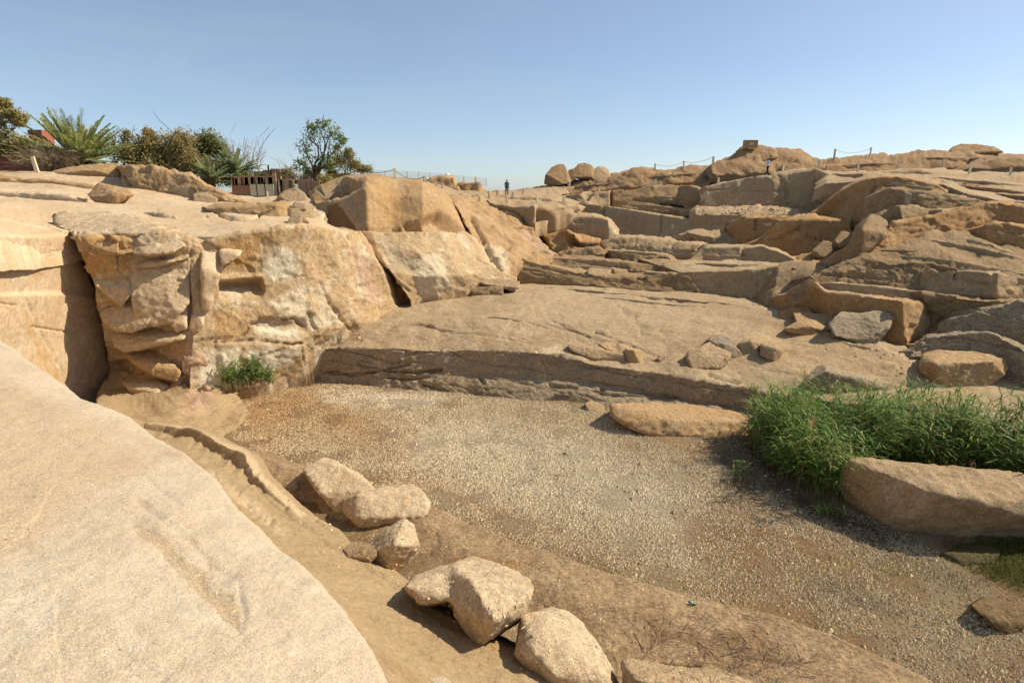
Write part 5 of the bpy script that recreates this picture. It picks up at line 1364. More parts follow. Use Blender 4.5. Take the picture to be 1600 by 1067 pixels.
q = np.concatenate([surf_pts(420, "600,905 640,930 700,960 760,1010 800,1040 850,1050 830,990 840,940 700,890 620,895", 6), surf_pts(300, "470,745 530,805 610,825 670,815 660,870 600,895 540,870 480,790", 6), surf_pts(700, "560,790 700,800 900,900 1250,980 1400,1067 1000,1067 760,960 600,880", 14), surf_pts(300, "440,750 560,830 640,900 600,930 500,860", 10)])
scatter_stones('rock_debris', q, 0.012 + 0.045 * rng.random(len(q)) ** 3, M['pebble'], label='crumbs of stone on the dusty bench by the trench', cat='debris')
q = surf_pts(260, "1090,318 1260,322 1270,336 1090,336", 4)
scatter_stones('rock_debris', q, 0.08 + 0.28 * rng.random(len(q)) ** 2.5, M['pebble'], label='strip of rubble below the wide shaded wall', cat='debris')

# ---- ribbons and sticks
def ribbons(name, chains, widths, mat, parent=None, tube=False):
    """chains: list of (k,3) arrays; flat tapering blades or 3-sided sticks, one mesh"""
    by = {}
    for ch, w in zip(chains, widths):
        by.setdefault(len(ch), []).append((ch, np.broadcast_to(w, (len(ch),))))
    V, F, off = [], [], 0
    m = 3 if tube else 2
    for k, lst in by.items():
        C_ = np.array([c for c, w in lst], float)
        ww = np.array([w for c, w in lst], float)[..., None]
        t = np.gradient(C_, axis=1)
        t /= np.linalg.norm(t, axis=-1, keepdims=True) + 1e-9
        side = np.cross(t, np.array([0, 0, 1.0]))
        ln = np.linalg.norm(side, axis=-1, keepdims=True)
        side = np.where(ln > 0.05, side / (ln + 1e-9), np.array([1.0, 0, 0]))
        if tube:
            up = np.cross(side, t)
            ring = [C_ + side * ww, C_ + (-0.5 * side + 0.87 * up) * ww, C_ + (-0.5 * side - 0.87 * up) * ww]
        else:
            ring = [C_ + side * ww, C_ - side * ww]
        A = np.stack(ring, 2)
        n = len(lst)
        V.append(A.reshape(-1, 3))
        idx = off + np.arange(n * k * m).reshape(n, k, m)
        for j in range(m if tube else 1):
            j2 = (j + 1) % m
            F.append(np.stack([idx[:, :-1, j], idx[:, :-1, j2], idx[:, 1:, j2], idx[:, 1:, j]], -1).reshape(-1, 4))
        off += n * k * m
    return make_obj(name, np.concatenate(V), np.concatenate(F), mat, tube, parent)

def leaf_mat(name, cols, trans=0.35, rough=0.55):
    m, nt, b = new_mat(name)
    geo = nt.nodes.new('ShaderNodeNewGeometry')
    cr = nt.nodes.new('ShaderNodeValToRGB')
    els = cr.color_ramp.elements
    els[0].color = (*cols[0], 1)
    els[1].color = (*cols[-1], 1)
    for i, c in enumerate(cols[1:-1], 1):
        e = els.new(i / (len(cols) - 1)); e.color = (*c, 1)
    nt.links.new(geo.outputs['Random Per Island'], cr.inputs[0])
    nt.links.new(cr.outputs[0], b.inputs['Base Color'])
    b.inputs['Roughness'].default_value = rough
    tr = nt.nodes.new('ShaderNodeBsdfTranslucent')
    nt.links.new(cr.outputs[0], tr.inputs[0])
    mx = nt.nodes.new('ShaderNodeMixShader')
    mx.inputs[0].default_value = trans
    out = [n for n in nt.nodes if n.type == 'OUTPUT_MATERIAL'][0]
    nt.links.new(b.outputs[0], mx.inputs[1]); nt.links.new(tr.outputs[0], mx.inputs[2])
    nt.links.new(mx.outputs[0], out.inputs[0])
    return m

M['reed'] = leaf_mat('reed_leaf', [(0.05, 0.105, 0.015), (0.09, 0.18, 0.025), (0.15, 0.26, 0.04), (0.24, 0.32, 0.07), (0.42, 0.37, 0.15)])
M['reedstem'] = leaf_mat('reed_stem', [(0.10, 0.13, 0.04), (0.22, 0.20, 0.09), (0.14, 0.16, 0.05)], 0.0)
M['plume'] = leaf_mat('reed_plume', [(0.36, 0.19, 0.08), (0.45, 0.28, 0.13)])
M['dry'] = leaf_mat('dry_straw', [(0.46, 0.34, 0.19), (0.36, 0.25, 0.13), (0.52, 0.41, 0.25)], 0.15)
M['twig'] = leaf_mat('brown_twig', [(0.16, 0.10, 0.06), (0.24, 0.15, 0.09), (0.30, 0.20, 0.12)], 0.0)
M['drygrass'] = leaf_mat('dry_grass', [(0.36, 0.27, 0.13), (0.30, 0.25, 0.10), (0.42, 0.32, 0.17)], 0.2)

def reeds(root, bases, hmin, hmax, leaf=0.32, nl=11, lean=0.18, plumes=0):
    """upright leafy stalks; stems, leaves and plumes are parts of the clump"""
    o0 = np.array(root.location)
    stems, sw, lv, lw, pl, pw = [], [], [], [], [], []
    for bx, by, bz in bases:
        h = rng.uniform(hmin, hmax) * float(np.clip(0.97 + 0.7 * fbm(np.array([bx, by, 0.0]) / 0.7, 2, 88), 0.5, 1.2))
        a = rng.uniform(0, 6.283); l = abs(rng.normal(0, lean)) * h
        top = np.array([bx + math.cos(a) * l, by + math.sin(a) * l, bz + h])
        b0 = np.array([bx, by, bz - 0.03])
        mid = (b0 + top) / 2 + np.array([0, 0, 0.06 * h]) - 0.12 * (top - b0) * np.array([1, 1, 0])
        ch = np.array([b0, mid, top]) - o0
        stems.append(ch); sw.append(np.array([0.006, 0.005, 0.002]))
        for i in range(nl):
            f = 0.22 + 0.78 * (i + rng.random()) / nl
            p = (b0 * (1 - f) ** 2 + 2 * f * (1 - f) * mid + f * f * top)
            az = rng.uniform(0, 6.283)
            L = leaf * rng.uniform(0.6, 1.25)
            up = rng.uniform(0.25, 0.95)
            d = np.array([math.cos(az), math.sin(az), 0])
            q1 = p + d * L * 0.45 + np.array([0, 0, L * 0.45 * up])
            q2 = p + d * L * 0.95 + np.array([0, 0, L * (0.55 * up - 0.15)])
            lv.append(np.array([p, q1, q2]) - o0); lw.append(np.array([0.007, 0.011, 0.001]) * rng.uniform(0.8, 1.4))
        if plumes and rng.random() < plumes:
            for _ in range(26):
                az = rng.uniform(0, 6.283); L = rng.uniform(0.06, 0.14)
                p = top + np.array([0, 0, rng.uniform(-0.12, 0.12)])
                pl.append(np.array([p, p + np.array([math.cos(az) * L, math.sin(az) * L, L * 0.7])]) - o0); pw.append(np.array([0.008, 0.002]))
    s_ = ribbons('stems', stems, sw, M['reedstem'], root, True); s_['kind'] = 'stuff'
    l_ = ribbons('leaves', lv, lw, M['reed'], root); l_['kind'] = 'stuff'
    if pl:
        p_ = ribbons('plumes', pl, pw, M['plume'], root); p_['kind'] = 'stuff'

def pix_bases(n, poly, z=0.0, fe=4):
    pts = np.array([[float(a) for a in t.split(',')] for t in poly.split()])
    W = np.array([at_y(x, y, float(y_of_z(x, y, z))) for x, y in pts])
    (x0, y0), (x1, y1) = W[:, :2].min(0), W[:, :2].max(0)
    out = []
    while len(out) < n:
        q = np.stack([rng.uniform(x0, x1, 600), rng.uniform(y0, y1, 600), np.full(600, z)], -1)
        k = rng.random(600) < poly_mask(proj(q), poly, fe)
        out += [tuple(v) for v in q[k]]
    return out[:n]

r1 = empty('reed_bed', (6.4, 12.0, 0.0))
tag(r1, 'dense left clump of green reeds spilling over the gravel beside the huge block', 'reeds', 'tall green reeds at the right edge of the pit')
reeds(r1, pix_bases(620, "1168,692 1186,670 1260,674 1330,690 1345,740 1330,796 1290,788 1240,764 1200,736", fe=8), 0.7, 1.5, leaf=0.36, nl=14, lean=0.2, plumes=0.012)
r2 = empty('reed_bed', (10.5, 12.0, 0.0))
tag(r2, 'tall green reed bed with brown plumes growing behind the huge block', 'reeds', 'tall green reeds at the right edge of the pit')
reeds(r2, pix_bases(1000, "1330,690 1400,700 1600,742 1800,800 1800,840 1600,775 1480,758 1400,752 1345,750", fe=6), 0.8, 1.75, leaf=0.38, nl=14, lean=0.16, plumes=0.012)
r3 = empty('reed_clump', (-8.0, 15.8, 0.0))
tag(r3, 'small bushy green reed clump at the foot of the pale cliff', 'reeds')
reeds(r3, surf_pts(330, "346,608 380,598 430,594 440,604 400,612 360,616", 3), 0.35, 0.75, leaf=0.26, nl=10, lean=0.35)
r4 = empty('reed_clump', (-6.6, 16.8, 0.0))
tag(r4, 'sparse young reeds right of the bushy clump by the cliff', 'reeds')
reeds(r4, surf_pts(40, "448,594 470,588 474,596 452,600", 3), 0.3, 0.6, leaf=0.22, nl=8, lean=0.2)
for lab, px, py, n_, h_ in [('sprig of green reed lying over the mossy gravel', 1290, 806, 9, 0.32), ('lone reed sprout at the painted dark shade left of the reeds', 1152, 745, 6, 0.5), ('thin reed seedlings on the rock beside the reeds', 1180, 612, 7, 0.3)]:
    h = hit(px, py)
    rr = empty('reed_sprig', h)
    tag(rr, lab, 'reeds')
    reeds(rr, [(h.x + rng.normal(0, .12), h.y + rng.normal(0, .08), h.z) for _ in range(n_)], h_ * .6, h_, leaf=0.2, nl=6, lean=.5)

def tuft(name, label, px0, px1, py, n, h, mat, cat='grass', width=0.004, spread=0.25):
    c = hit((px0 + px1) / 2, py)
    ch, w = [], []
    for _ in range(n):
        p = hit(rng.uniform(px0, px1), py + rng.normal(0, 2.0))
        if p is None or abs(p.y - c.y) > 1.2: continue
        a = rng.uniform(0, 6.283); L = h * rng.uniform(0.5, 1.1); s = abs(rng.normal(0, spread)) * L
        d = np.array([math.cos(a) * s, math.sin(a) * s, 0])
        b0 = np.array(p)
        ch.append(np.array([b0, b0 + d * 0.35 + np.array([0, 0, L * .6]), b0 + d + np.array([0, 0, L])]) - np.array(c)); w.append(np.array([width, width, width * .3]))
    o = ribbons(name, ch, w, mat)
    o.location = c
    return tag(o, label, cat)
tuft('grass_tuft', 'dry brown grass tuft on the ledge at the foot of the cliff', 490, 535, 536, 420, 0.42, M['drygrass'])
tuft('grass_tuft', 'yellow dry stalks standing at the left end of the dark ledge', 474, 492, 600, 110, 0.75, M['dry'], spread=.15)

def sticks(name, label, poly, n, L, mat, w=0.005):
    q = surf_pts(n, poly, 16)
    ch, ww = [], []
    for p in q:
        a = rng.normal(0.5, 0.9); l = L * rng.uniform(0.3, 1.2)
        d = np.array([math.cos(a), math.sin(a), 0]) * l
        ch.append(np.array([p + [0, 0, .012], p + d * .5 + [0, 0, rng.uniform(.01, .07)], p + d + [0, 0, rng.uniform(0.005, .06)]])); ww.append(w * rng.uniform(.5, 1.3))
    o = ribbons(name, ch, ww, mat, None, True)
    tag(o, label, 'twigs', kind='stuff')
sticks('dry_twigs', 'dry reed stalks strewn on the bench at the bottom', "1000,980 1090,955 1180,975 1260,1040 1250,1067 1080,1067 1020,1020", 260, 0.30, M['twig'], .004)
sticks('dry_twigs', 'thin dry stems scattered across the dusty bench', "660,800 900,880 1150,960 1300,1020 1200,1067 900,960 680,860", 190, 0.28, M['twig'], .003)

# moss and rank grass in the damp corner
mp = pix_bases(5200, "1475,850 1560,842 1700,832 1700,940 1610,930 1545,905 1500,885", fe=10)
ch = []; ww = []
for x, y, z in mp:
    a = rng.uniform(0, 6.283); L = rng.uniform(.02, .07)
    b0 = np.array([x, y, z])
    ch.append(np.array([b0, b0 + [math.cos(a) * L * .5, math.sin(a) * L * .5, L]])); ww.append(np.array([.006, .002]))
M['moss'] = leaf_mat('moss_blade', [(0.06, 0.075, 0.01), (0.11, 0.12, 0.015), (0.17, 0.16, 0.03)])
tag(ribbons('moss', ch, ww, M['moss']), 'low green moss and grass in the damp corner below the huge block', 'moss', kind='stuff')
# dead reed stems leaning out of the clump
dp = pix_bases(90, "1168,692 1186,670 1330,690 1600,742 1800,800 1600,775 1345,750 1330,796 1240,764", fe=10)
ch = []; ww = []
for x, y, z in dp:
    a = rng.uniform(0, 6.283); L = rng.uniform(.6, 1.5); l = abs(rng.normal(.3, .2)) * L
    b0 = np.array([x, y, z])
    ch.append(np.array([b0, b0 + [math.cos(a) * l * .4, math.sin(a) * l * .4, L * .6], b0 + [math.cos(a) * l, math.sin(a) * l, L]])); ww.append(np.array([.006, .005, .002]))
o = ribbons('dead_stems', [c - np.array([6.4, 12.0, 0]) for c in ch], ww, M['dry'], r1, True); o['kind'] = 'stuff'

# crushed bottle on the bench
h = hit(1081, 944)
bt = empty('crushed_bottle', h); tag(bt, 'small crushed green plastic bottle lying on the dusty bench', 'bottle')
M['bottle'] = flat_mat('green_plastic', (0.03, 0.16, 0.07), (0.05, 0.22, 0.10), 9, rough=.3, spec=.5)
M['bottle_label'] = flat_mat('bottle_wrapper', (0.60, 0.60, 0.54), None, 9)
ax = np.array([.09, -.05, 0.0])
ribbons('body', [np.array([[-.5, 0, 0], [-.42, 0, 0], [-.1, 0, 0], [-.06, 0, 0]]) @ np.array([ax, [0, 1, 0], [0, 0, 1]]) + [0, 0, .025]], [np.array([.012, .026, .028, .02])], M['bottle'], bt, True)
ribbons('wrapper', [np.array([[-.08, 0, 0], [.0, 0, 0], [.1, 0, 0]]) @ np.array([ax, [0, 1, 0], [0, 0, 1]]) + [0, 0, .024]], [np.array([.024, .029, .025])], M['bottle_label'], bt, True)
ribbons('neck', [np.array([[.08, 0, 0], [.3, 0, 0], [.42, 0, 0], [.55, 0, 0]]) @ np.array([ax, [0, 1, 0], [0, 0, 1]]) + [0, 0, .024]], [np.array([.024, .028, .012, .012])], M['bottle'], bt, True)
# ================================================================== TREES, FENCES, PEOPLE ON THE UPPER GROUND
def leaf_cloud(blobs, n_per, size, droop=0.0):
    """tapered quads spread through uneven ellipsoids, thicker in sub-clumps"""
    VV = []
    for (c, r) in blobs:
        nc = 16
        sub = rng.normal(0, 1, (nc, 3)); sub /= np.linalg.norm(sub, axis=1, keepdims=True)
        sub = sub * (rng.random((nc, 1)) ** 0.4) * 0.8
        rr = rng.uniform(0.25, 0.5, nc)
        j = rng.integers(0, nc, n_per)
        p = sub[j] + rng.normal(0, 1, (n_per, 3)) * rr[j][:, None] * 0.6
        p = np.array(c) + p * np.array(r)
        a = rng.normal(0, 1, (n_per, 3)); a /= np.linalg.norm(a, axis=1, keepdims=True); a[:, 2] -= droop
        b = np.cross(a, rng.normal(0, 1, (n_per, 3))); b /= np.linalg.norm(b, axis=1, keepdims=True) + 1e-9
        L = size * rng.uniform(0.6, 1.3, n_per)[:, None]; w = L * 0.42
        VV.append(np.stack([p - a * L * .5, p + b * w * .5, p + a * L * .5, p - b * w * .5], 1).reshape(-1, 3))
    V = np.concatenate(VV)
    return V, np.arange(len(V)).reshape(-1, 4)

def limb(a, b, r0, r1, seg=5, wob=0.12):
    a, b = np.array(a, float), np.array(b, float)
    L = np.linalg.norm(b - a)
    pts = [a + (b - a) * t + rng.normal(0, 1, 3) * wob * L * 0.25 * math.sin(math.pi * t) for t in np.linspace(0, 1, seg)]
    return np.array(pts), np.linspace(r0, r1, seg)

def tree(name, label, cat, base, Y, blobs, mat, n_per, size, trunk_r=0.12, group=None, bark=None, twigs=3):
    """blobs: 'px,py,rx,ry px' list at depth Y (+dy)"""
    b0 = np.array(at_y(base[0], base[1], Y))
    b0[2] -= 0.3
    root = empty(name, b0)
    tag(root, label, cat, group)
    k = Y / FPX
    bl = []
    for t in blobs.split():
        v = [float(x) for x in t.split(',')]
        dy = v[4] if len(v) > 4 else 0.0
        c = np.array(at_y(v[0], v[1], Y + dy))
        bl.append((c - b0, (v[2] * k, max(v[2], v[3]) * k * 0.8, v[3] * k)))
    V, F = leaf_cloud(bl, n_per, size)
    f = make_obj('crown', V, F, mat, False, root)
    ch, w = [], []
    ctr = np.mean([c for c, r in bl], 0)
    fork = np.array([ctr[0] * 0.25, ctr[1] * 0.3, max(0.5, ctr[2] * 0.45)])
    p, r_ = limb((0, 0, 0), fork, trunk_r, trunk_r * 0.7); ch.append(p); w.append(r_)
    for c, r in bl:
        p, r_ = limb(fork, c, trunk_r * 0.55, trunk_r * 0.12, 6, .3); ch.append(p); w.append(r_)
        for _ in range(twigs):
            e = c + rng.normal(0, 1, 3) * np.array(r) * 0.6
            p, r_ = limb(c - (c - fork) * rng.uniform(0, .4), e, trunk_r * 0.2, 0.012, 5, .3); ch.append(p); w.append(r_)
    ribbons('trunk', ch, w, bark or M['bark'], root, True)
    return root

M['bark'] = flat_mat('tree_bark', (0.17, 0.12, 0.08), (0.10, 0.07, 0.045), 8, bump=.6)
M['acacia'] = leaf_mat('acacia_leaf', [(0.269, 0.257, 0.090), (0.458, 0.359, 0.154), (0.350, 0.333, 0.103), (0.593, 0.436, 0.205)], 0.45)
M['bushbrown'] = leaf_mat('brown_bush_leaf', [(0.391, 0.266, 0.133), (0.307, 0.293, 0.094), (0.559, 0.372, 0.186), (0.251, 0.266, 0.080)], 0.45)
M['darkgreen'] = leaf_mat('dark_tree_leaf', [(0.145, 0.184, 0.058), (0.241, 0.252, 0.081), (0.337, 0.298, 0.115)], 0.45)
M['treegreen'] = leaf_mat('tree_leaf', [(0.153, 0.250, 0.062), (0.240, 0.333, 0.104), (0.371, 0.354, 0.125), (0.197, 0.270, 0.083)], 0.45)
M['olive'] = leaf_mat('olive_leaf', [(0.265, 0.270, 0.108), (0.359, 0.324, 0.144), (0.472, 0.360, 0.180)], 0.45)
M['palmleaf'] = leaf_mat('palm_leaf', [(0.168, 0.240, 0.060), (0.273, 0.340, 0.100), (0.399, 0.400, 0.140), (0.600, 0.520, 0.200)], 0.45)
M['palmblue'] = leaf_mat('palm_leaf_grey', [(0.210, 0.260, 0.120), (0.294, 0.340, 0.160), (0.420, 0.420, 0.200)], 0.45)
M['straw'] = leaf_mat('straw_thatch', [(0.33, 0.24, 0.15), (0.42, 0.32, 0.21), (0.26, 0.18, 0.11)], .1)

def palm(label, base, Y, n, Lpx, mat, el=(0.5, 1.45), lean=0.0, trunk=0.4, name='palm_tree', az=(0, 6.283), leaflet=0.42):
    b0 = np.array(at_y(base[0], base[1], Y)); b0[2] -= 0.15
    root = empty(name, b0)
    tag(root, label, 'palm')
    L0 = Lpx * Y / FPX
    crown = np.array([0, 0, trunk])
    ra, rw, lf, lw = [], [], [], []
    for i in range(n):
        a = rng.uniform(*az); e = rng.uniform(*el); L = L0 * rng.uniform(0.75, 1.08)
        d = np.array([math.cos(a) * math.cos(e) + lean * 0.35, math.sin(a) * math.cos(e), math.sin(e)])
        d /= np.linalg.norm(d)
        sag = L * rng.uniform(0.10, 0.34)
        pts = np.array([crown + d * L * t - np.array([0, 0, sag * t * t]) for t in np.linspace(0, 1, 8)])
        ra.append(pts); rw.append(np.linspace(0.035, 0.008, 8))
        for t in np.linspace(0.16, 0.99, 30):
            p = crown + d * L * t - np.array([0, 0, sag * t * t])
            tan = d * L - np.array([0, 0, 2 * sag * t]); tan /= np.linalg.norm(tan)
            s = np.cross(tan, [0, 0, 1.0]); s /= np.linalg.norm(s) + 1e-9
            up = np.cross(s, tan)
            for sg in (-1, 1):
                l = leaflet * (0.5 + math.sin(math.pi * min(1, t + .12)) * .7) * rng.uniform(.8, 1.15)
                dd = sg * s * .75 + tan * .7 + up * rng.uniform(.0, .35)
                q = p + dd * l * .55; q2 = p + dd * l - np.array([0, 0, .18 * l])
                lf.append(np.array([p, q, q2])); lw.append(np.array([.022, .032, .006]))
    ribbons('frond_stalks', ra, rw, M['dry'], root, True)['kind'] = 'stuff'
    ribbons('leaflets', lf, lw, mat, root)['kind'] = 'stuff'
    p, r_ = limb((0, 0, -.3), crown, .22, .2, 4, .02)
    ribbons('trunk', [p], [r_], M['bark'], root, True)
    return root

TRL = 'trees behind the left plateau'
tree('acacia_tree', 'brownish acacia leaning in at the top of the left edge', 'tree', (-30, 262), 35, "-35,205,40,30 0,180,22,20 25,180,16,10 -10,215,40,18 15,222,26,12 5,160,10,8 30,190,10,8", M['acacia'], 1500, .17, .16, TRL)
palm('big bushy palm with a fan of upright fronds at the left skyline', (128, 266), 35, 110, 98, M['palmleaf'], (0.25, 1.45), -0.2, .3)
tree('thin_tree', 'sparse pale-leaved bush right of the big palm', 'bush', (178, 268), 37, "172,225,16,22 195,212,14,12 205,235,14,14 185,245,18,14", M['olive'], 420, .17, .08, TRL)
tree('thorn_bush', 'wide brown-green thorn bush behind the ochre rock', 'bush', (255, 292), 38, "215,240,26,24 245,232,26,26 282,228,28,24 255,262,50,24 305,262,36,26 300,285,40,16 225,262,28,18 235,215,9,12", M['bushbrown'], 3400, .18, .14, TRL)
tree('dark_tree', 'dark green rounded tree behind the thorn bush', 'tree', (330, 290), 41, "325,225,22,18 345,235,18,16 310,240,20,18", M['darkgreen'], 3000, .19, .14, TRL)
palm('small palm with a yellow crown base at the stick fence', (330, 290), 34, 34, 50, M['palmblue'], (0.15, 1.3), 0, .25, leaflet=.28)
palm('grey-green palm half hidden behind the small palm', (366, 278), 38, 40, 54, M['palmblue'], (0.3, 1.4), 0, .3, leaflet=.32)
tree('low_shrub', 'dark low shrub between the palms and the stick fence', 'bush', (365, 296), 37, "350,270,18,18 385,275,18,14 370,285,28,10", M['darkgreen'], 1300, .15, .08, TRL)
tree('leafy_tree', 'tall airy green tree standing alone left of centre', 'tree', (489, 305), 33, "500,215,20,18 478,228,18,18 520,205,14,14 505,193,13,9 485,198,12,10 525,232,16,14 470,255,18,14 500,250,20,16 515,255,14,12 482,270,12,8 535,218,8,8", M['treegreen'], 240, .15, .16, TRL)
tree('leafy_shrub', 'green-brown shrub with a drooping top right of the airy tree', 'bush', (540, 282), 35, "530,255,20,18 545,240,9,10 552,258,14,10 572,266,12,8 515,265,14,12", M['olive'], 1000, .14, .08, TRL)
tree('low_shrub', 'low ochre-green scrub around the foot of the airy tree', 'bush', (470, 300), 34, "452,272,14,9 475,285,22,12 505,285,18,14 490,275,16,10 450,285,12,10", M['acacia'], 900, .14, .06, TRL)

def bare(name, label, base, Y, n, Lpx, mat, up=0.6, spread=1.0, w=.012, cat='bush', sag=0.0, lean=0.0):
    b0 = np.array(at_y(base[0], base[1], Y))
    root = empty(name, b0)
    tag(root, label, cat)
    L0 = Lpx * Y / FPX
    ch, ww = [], []
    for i in range(n):
        a = rng.uniform(0, 6.283)
        d = np.array([math.cos(a) * spread + lean, math.sin(a) * spread * .7, up + rng.uniform(-.3, .5)]); d /= np.linalg.norm(d)
        L = L0 * rng.uniform(.5, 1.05)
        s0 = rng.normal(0, .12, 3) * L0 * np.array([1, 1, .2])
        pts = [s0 + d * L * t + rng.normal(0, .035, 3) * L - np.array([0, 0, sag * L * t * t]) for t in np.linspace(0, 1, 6)]
        ch.append(np.array(pts)); ww.append(np.linspace(w, w * .3, 6))
        for _ in range(3):
            k = rng.integers(2, 6)
            dd = d + rng.normal(0, .6, 3); dd /= np.linalg.norm(dd)
            ch.append(np.array([pts[k], pts[k] + dd * L * .18, pts[k] + dd * L * .32 - np.array([0, 0, sag * L * .1])])); ww.append(w * .4)
    ribbons('branches', ch, ww, mat, root, True)['kind'] = 'stuff'
    return root
M['greytwig'] = leaf_mat('grey_twig', [(0.30, 0.25, 0.21), (0.38, 0.32, 0.28), (0.24, 0.19, 0.15)], 0)
bare('dry_brush', 'heap of dry straw-coloured brush beside the red wall', (84, 268), 33, 620, 60, M['straw'], .8, .75, .014, sag=.5, lean=-.1)
bare('bare_tree', 'leafless grey tree right of the grey-green palm', (385, 285), 39, 26, 66, M['greytwig'], 1.3, .6, .03, 'tree')
bare('bare_tree', 'leafless grey twigs left of the airy green tree', (478, 290), 33.5, 26, 48, M['greytwig'], 1.0, .8, .016, 'tree', lean=-.5)

def box(name, c, s, mat, parent=None, rz=0.0, taper=1.0, jit=0.0, tilt=0.0):
    """box with base centre c and size s"""
    x, y, z = s[0] / 2, s[1] / 2, s[2]
    V = np.array([[-x, -y, 0], [x, -y, 0], [x, y, 0], [-x, y, 0], [-x * taper, -y * taper, z], [x * taper, -y * taper, z], [x * taper, y * taper, z], [-x * taper, y * taper, z]])
    if jit:
        V = V + rng.normal(0, jit, V.shape)
    F = [(3, 2, 1, 0), (4, 5, 6, 7), (0, 1, 5, 4), (1, 2, 6, 5), (2, 3, 7, 6), (3, 0, 4, 7)]
    o = make_obj(name, V, F, mat, False, parent)
    o.location = c
    o.rotation_euler = (tilt, 0, rz)
    return o

M['postwood'] = flat_mat('weathered_post', (0.72, 0.60, 0.42), (0.58, 0.46, 0.30), 5, bump=.4, vec_scale=(3, 3, .6))
M['rope'] = flat_mat('rope', (0.33, 0.30, 0.26), (0.22, 0.19, 0.16), 20)
M['redbrick'] = flat_mat('red_wall_paint', (0.36, 0.12, 0.075), (0.27, 0.085, 0.055), 2.5, bump=.5)
M['concrete'] = flat_mat('grey_roof', (0.36, 0.31, 0.26), (0.27, 0.23, 0.19), 2, bump=.4)
M['adobe'] = flat_mat('adobe_brick', (0.50, 0.29, 0.155), (0.40, 0.22, 0.115), 2, bump=.6)
M['rustpanel'] = flat_mat('rusty_panel', (0.27, 0.15, 0.10), (0.20, 0.11, 0.075), 3)
M['greenpanel'] = flat_mat('pale_green_panel', (0.46, 0.45, 0.33), (0.40, 0.39, 0.28), 1.5)
M['stick'] = flat_mat('fence_stick', (0.38, 0.27, 0.17), (0.26, 0.18, 0.11), 9, bump=.4)
M['plank'] = flat_mat('walkway_plank', (0.42, 0.17, 0.05), (0.30, 0.11, 0.035), 6, vec_scale=(.5, 3, 3))
M['plaque'] = flat_mat('plaque_pale', (0.62, 0.56, 0.46), (0.5, 0.44, 0.35), 4)
M['white'] = flat_mat('white_paint', (0.75, 0.73, 0.68), (0.66, 0.63, 0.58), 2)
M['metal_shade'] = flat_mat('dark_metal_and_shade', (0.06, 0.055, 0.05), (0.04, 0.04, 0.035), 4)  # metal of the pole, also the painted shade in the building's opening
M['yellowstone'] = rock_mat('yellow_fieldstone', (0.50, 0.38, 0.20), (0.44, 0.32, 0.17), (0.38, 0.27, 0.14), tint=False, big=1.5)

def post(px, py, hpx, label, group, w=0.10, name='fence_post', cat='post', Y=None, tilt=0.0):
    if Y is None:
        h = hit(px, py)
        p = Vector(at_y(px, py, 45.0)) if h is None else h
    else:
        p = Vector(at_y(px, py, Y))
    d = (Vector(p) - Vector((0, 0, CAMZ))).length
    H = hpx * d / FPX * 1.0
    o = box(name, (p.x, p.y, p.z - 0.15), (w, w, H + 0.15), M['postwood'], None, rng.uniform(0, .6), .88, .006)
    o.rotation_euler[1] = tilt
    tag(o, label, cat, group)
    return Vector((p.x, p.y, p.z + H * .92))

UP = 'short posts of the rope fence along the upper path'
path_posts = [(664, 287, 11), (682, 292, 7), (691, 295, 7), (721, 311, 8), (749, 315, 7), (764, 310, 11), (777, 306, 8), (792, 319, 14), (801, 311, 10), (817, 303, 8), (839, 318, 11), (856, 304, 9), (881, 320, 11), (895, 304, 8),
              (936, 302, 9), (980, 295, 10), (1024, 290, 9), (1070, 287, 8), (1122, 288, 9), (1171, 277, 9), (1223, 268, 9), (1279, 264, 11), (1340, 268, 11), (1403, 264, 10), (1472, 262, 11), (1514, 273, 10), (1578, 274, 9)]
tops = []
ORD = ['first', 'second', 'third', 'fourth', 'fifth', 'sixth', 'seventh', 'eighth', 'ninth', 'tenth', 'eleventh', 'twelfth', 'thirteenth', 'fourteenth']
for i, (x, y, h) in enumerate(path_posts):
    if i < 14:
        lab = ORD[i] + ' short pale post from the left along the upper path, before the orange walkway'
    else:
        lab = ORD[i - 14] + ' short pale post along the upper path, counted rightwards from the orange walkway'
    tops.append(post(x, y, h, lab, UP, .13))
ridge = [(1023, 264, 7), (1068, 261, 8), (1114, 252, 6)]
rt = [post(x, y + 2, h + 2, w_ + ' post of the three on the skyline ridge left of the tablet', 'posts of the skyline rope fence', .13) for (x, y, h), w_ in zip(ridge, ('left', 'middle', 'right'))]
rt2 = [post(x, y + 2, h + 2, w_ + ' of the two tall skyline posts right of the tablet', 'posts of the skyline rope fence', .15) for (x, y, h), w_ in zip([(1303, 247, 11), (1359, 244, 10)], ('left', 'right'))]
lp = [post(554, 273, 16, 'pale post on the skyline right of the leafy shrub', None, .11), post(617, 281, 16, 'pale post on the crest of the carved block', None, .11)]
post(512, 284, 14, 'pale post in front of the yellow stone wall', None, .09)
post(59, 270, 18, 'leaning white post at the left skyline by the red wall', None, .16, tilt=-.10)
post(464, 296, 7, 'stub of a pale post behind the grey cap boulder', None, .09)
post(419, 311, 10, 'pale post before the pale green panels', None, .09)
post(743, 286, 9, 'thin post standing on the far ochre block', None, .12)

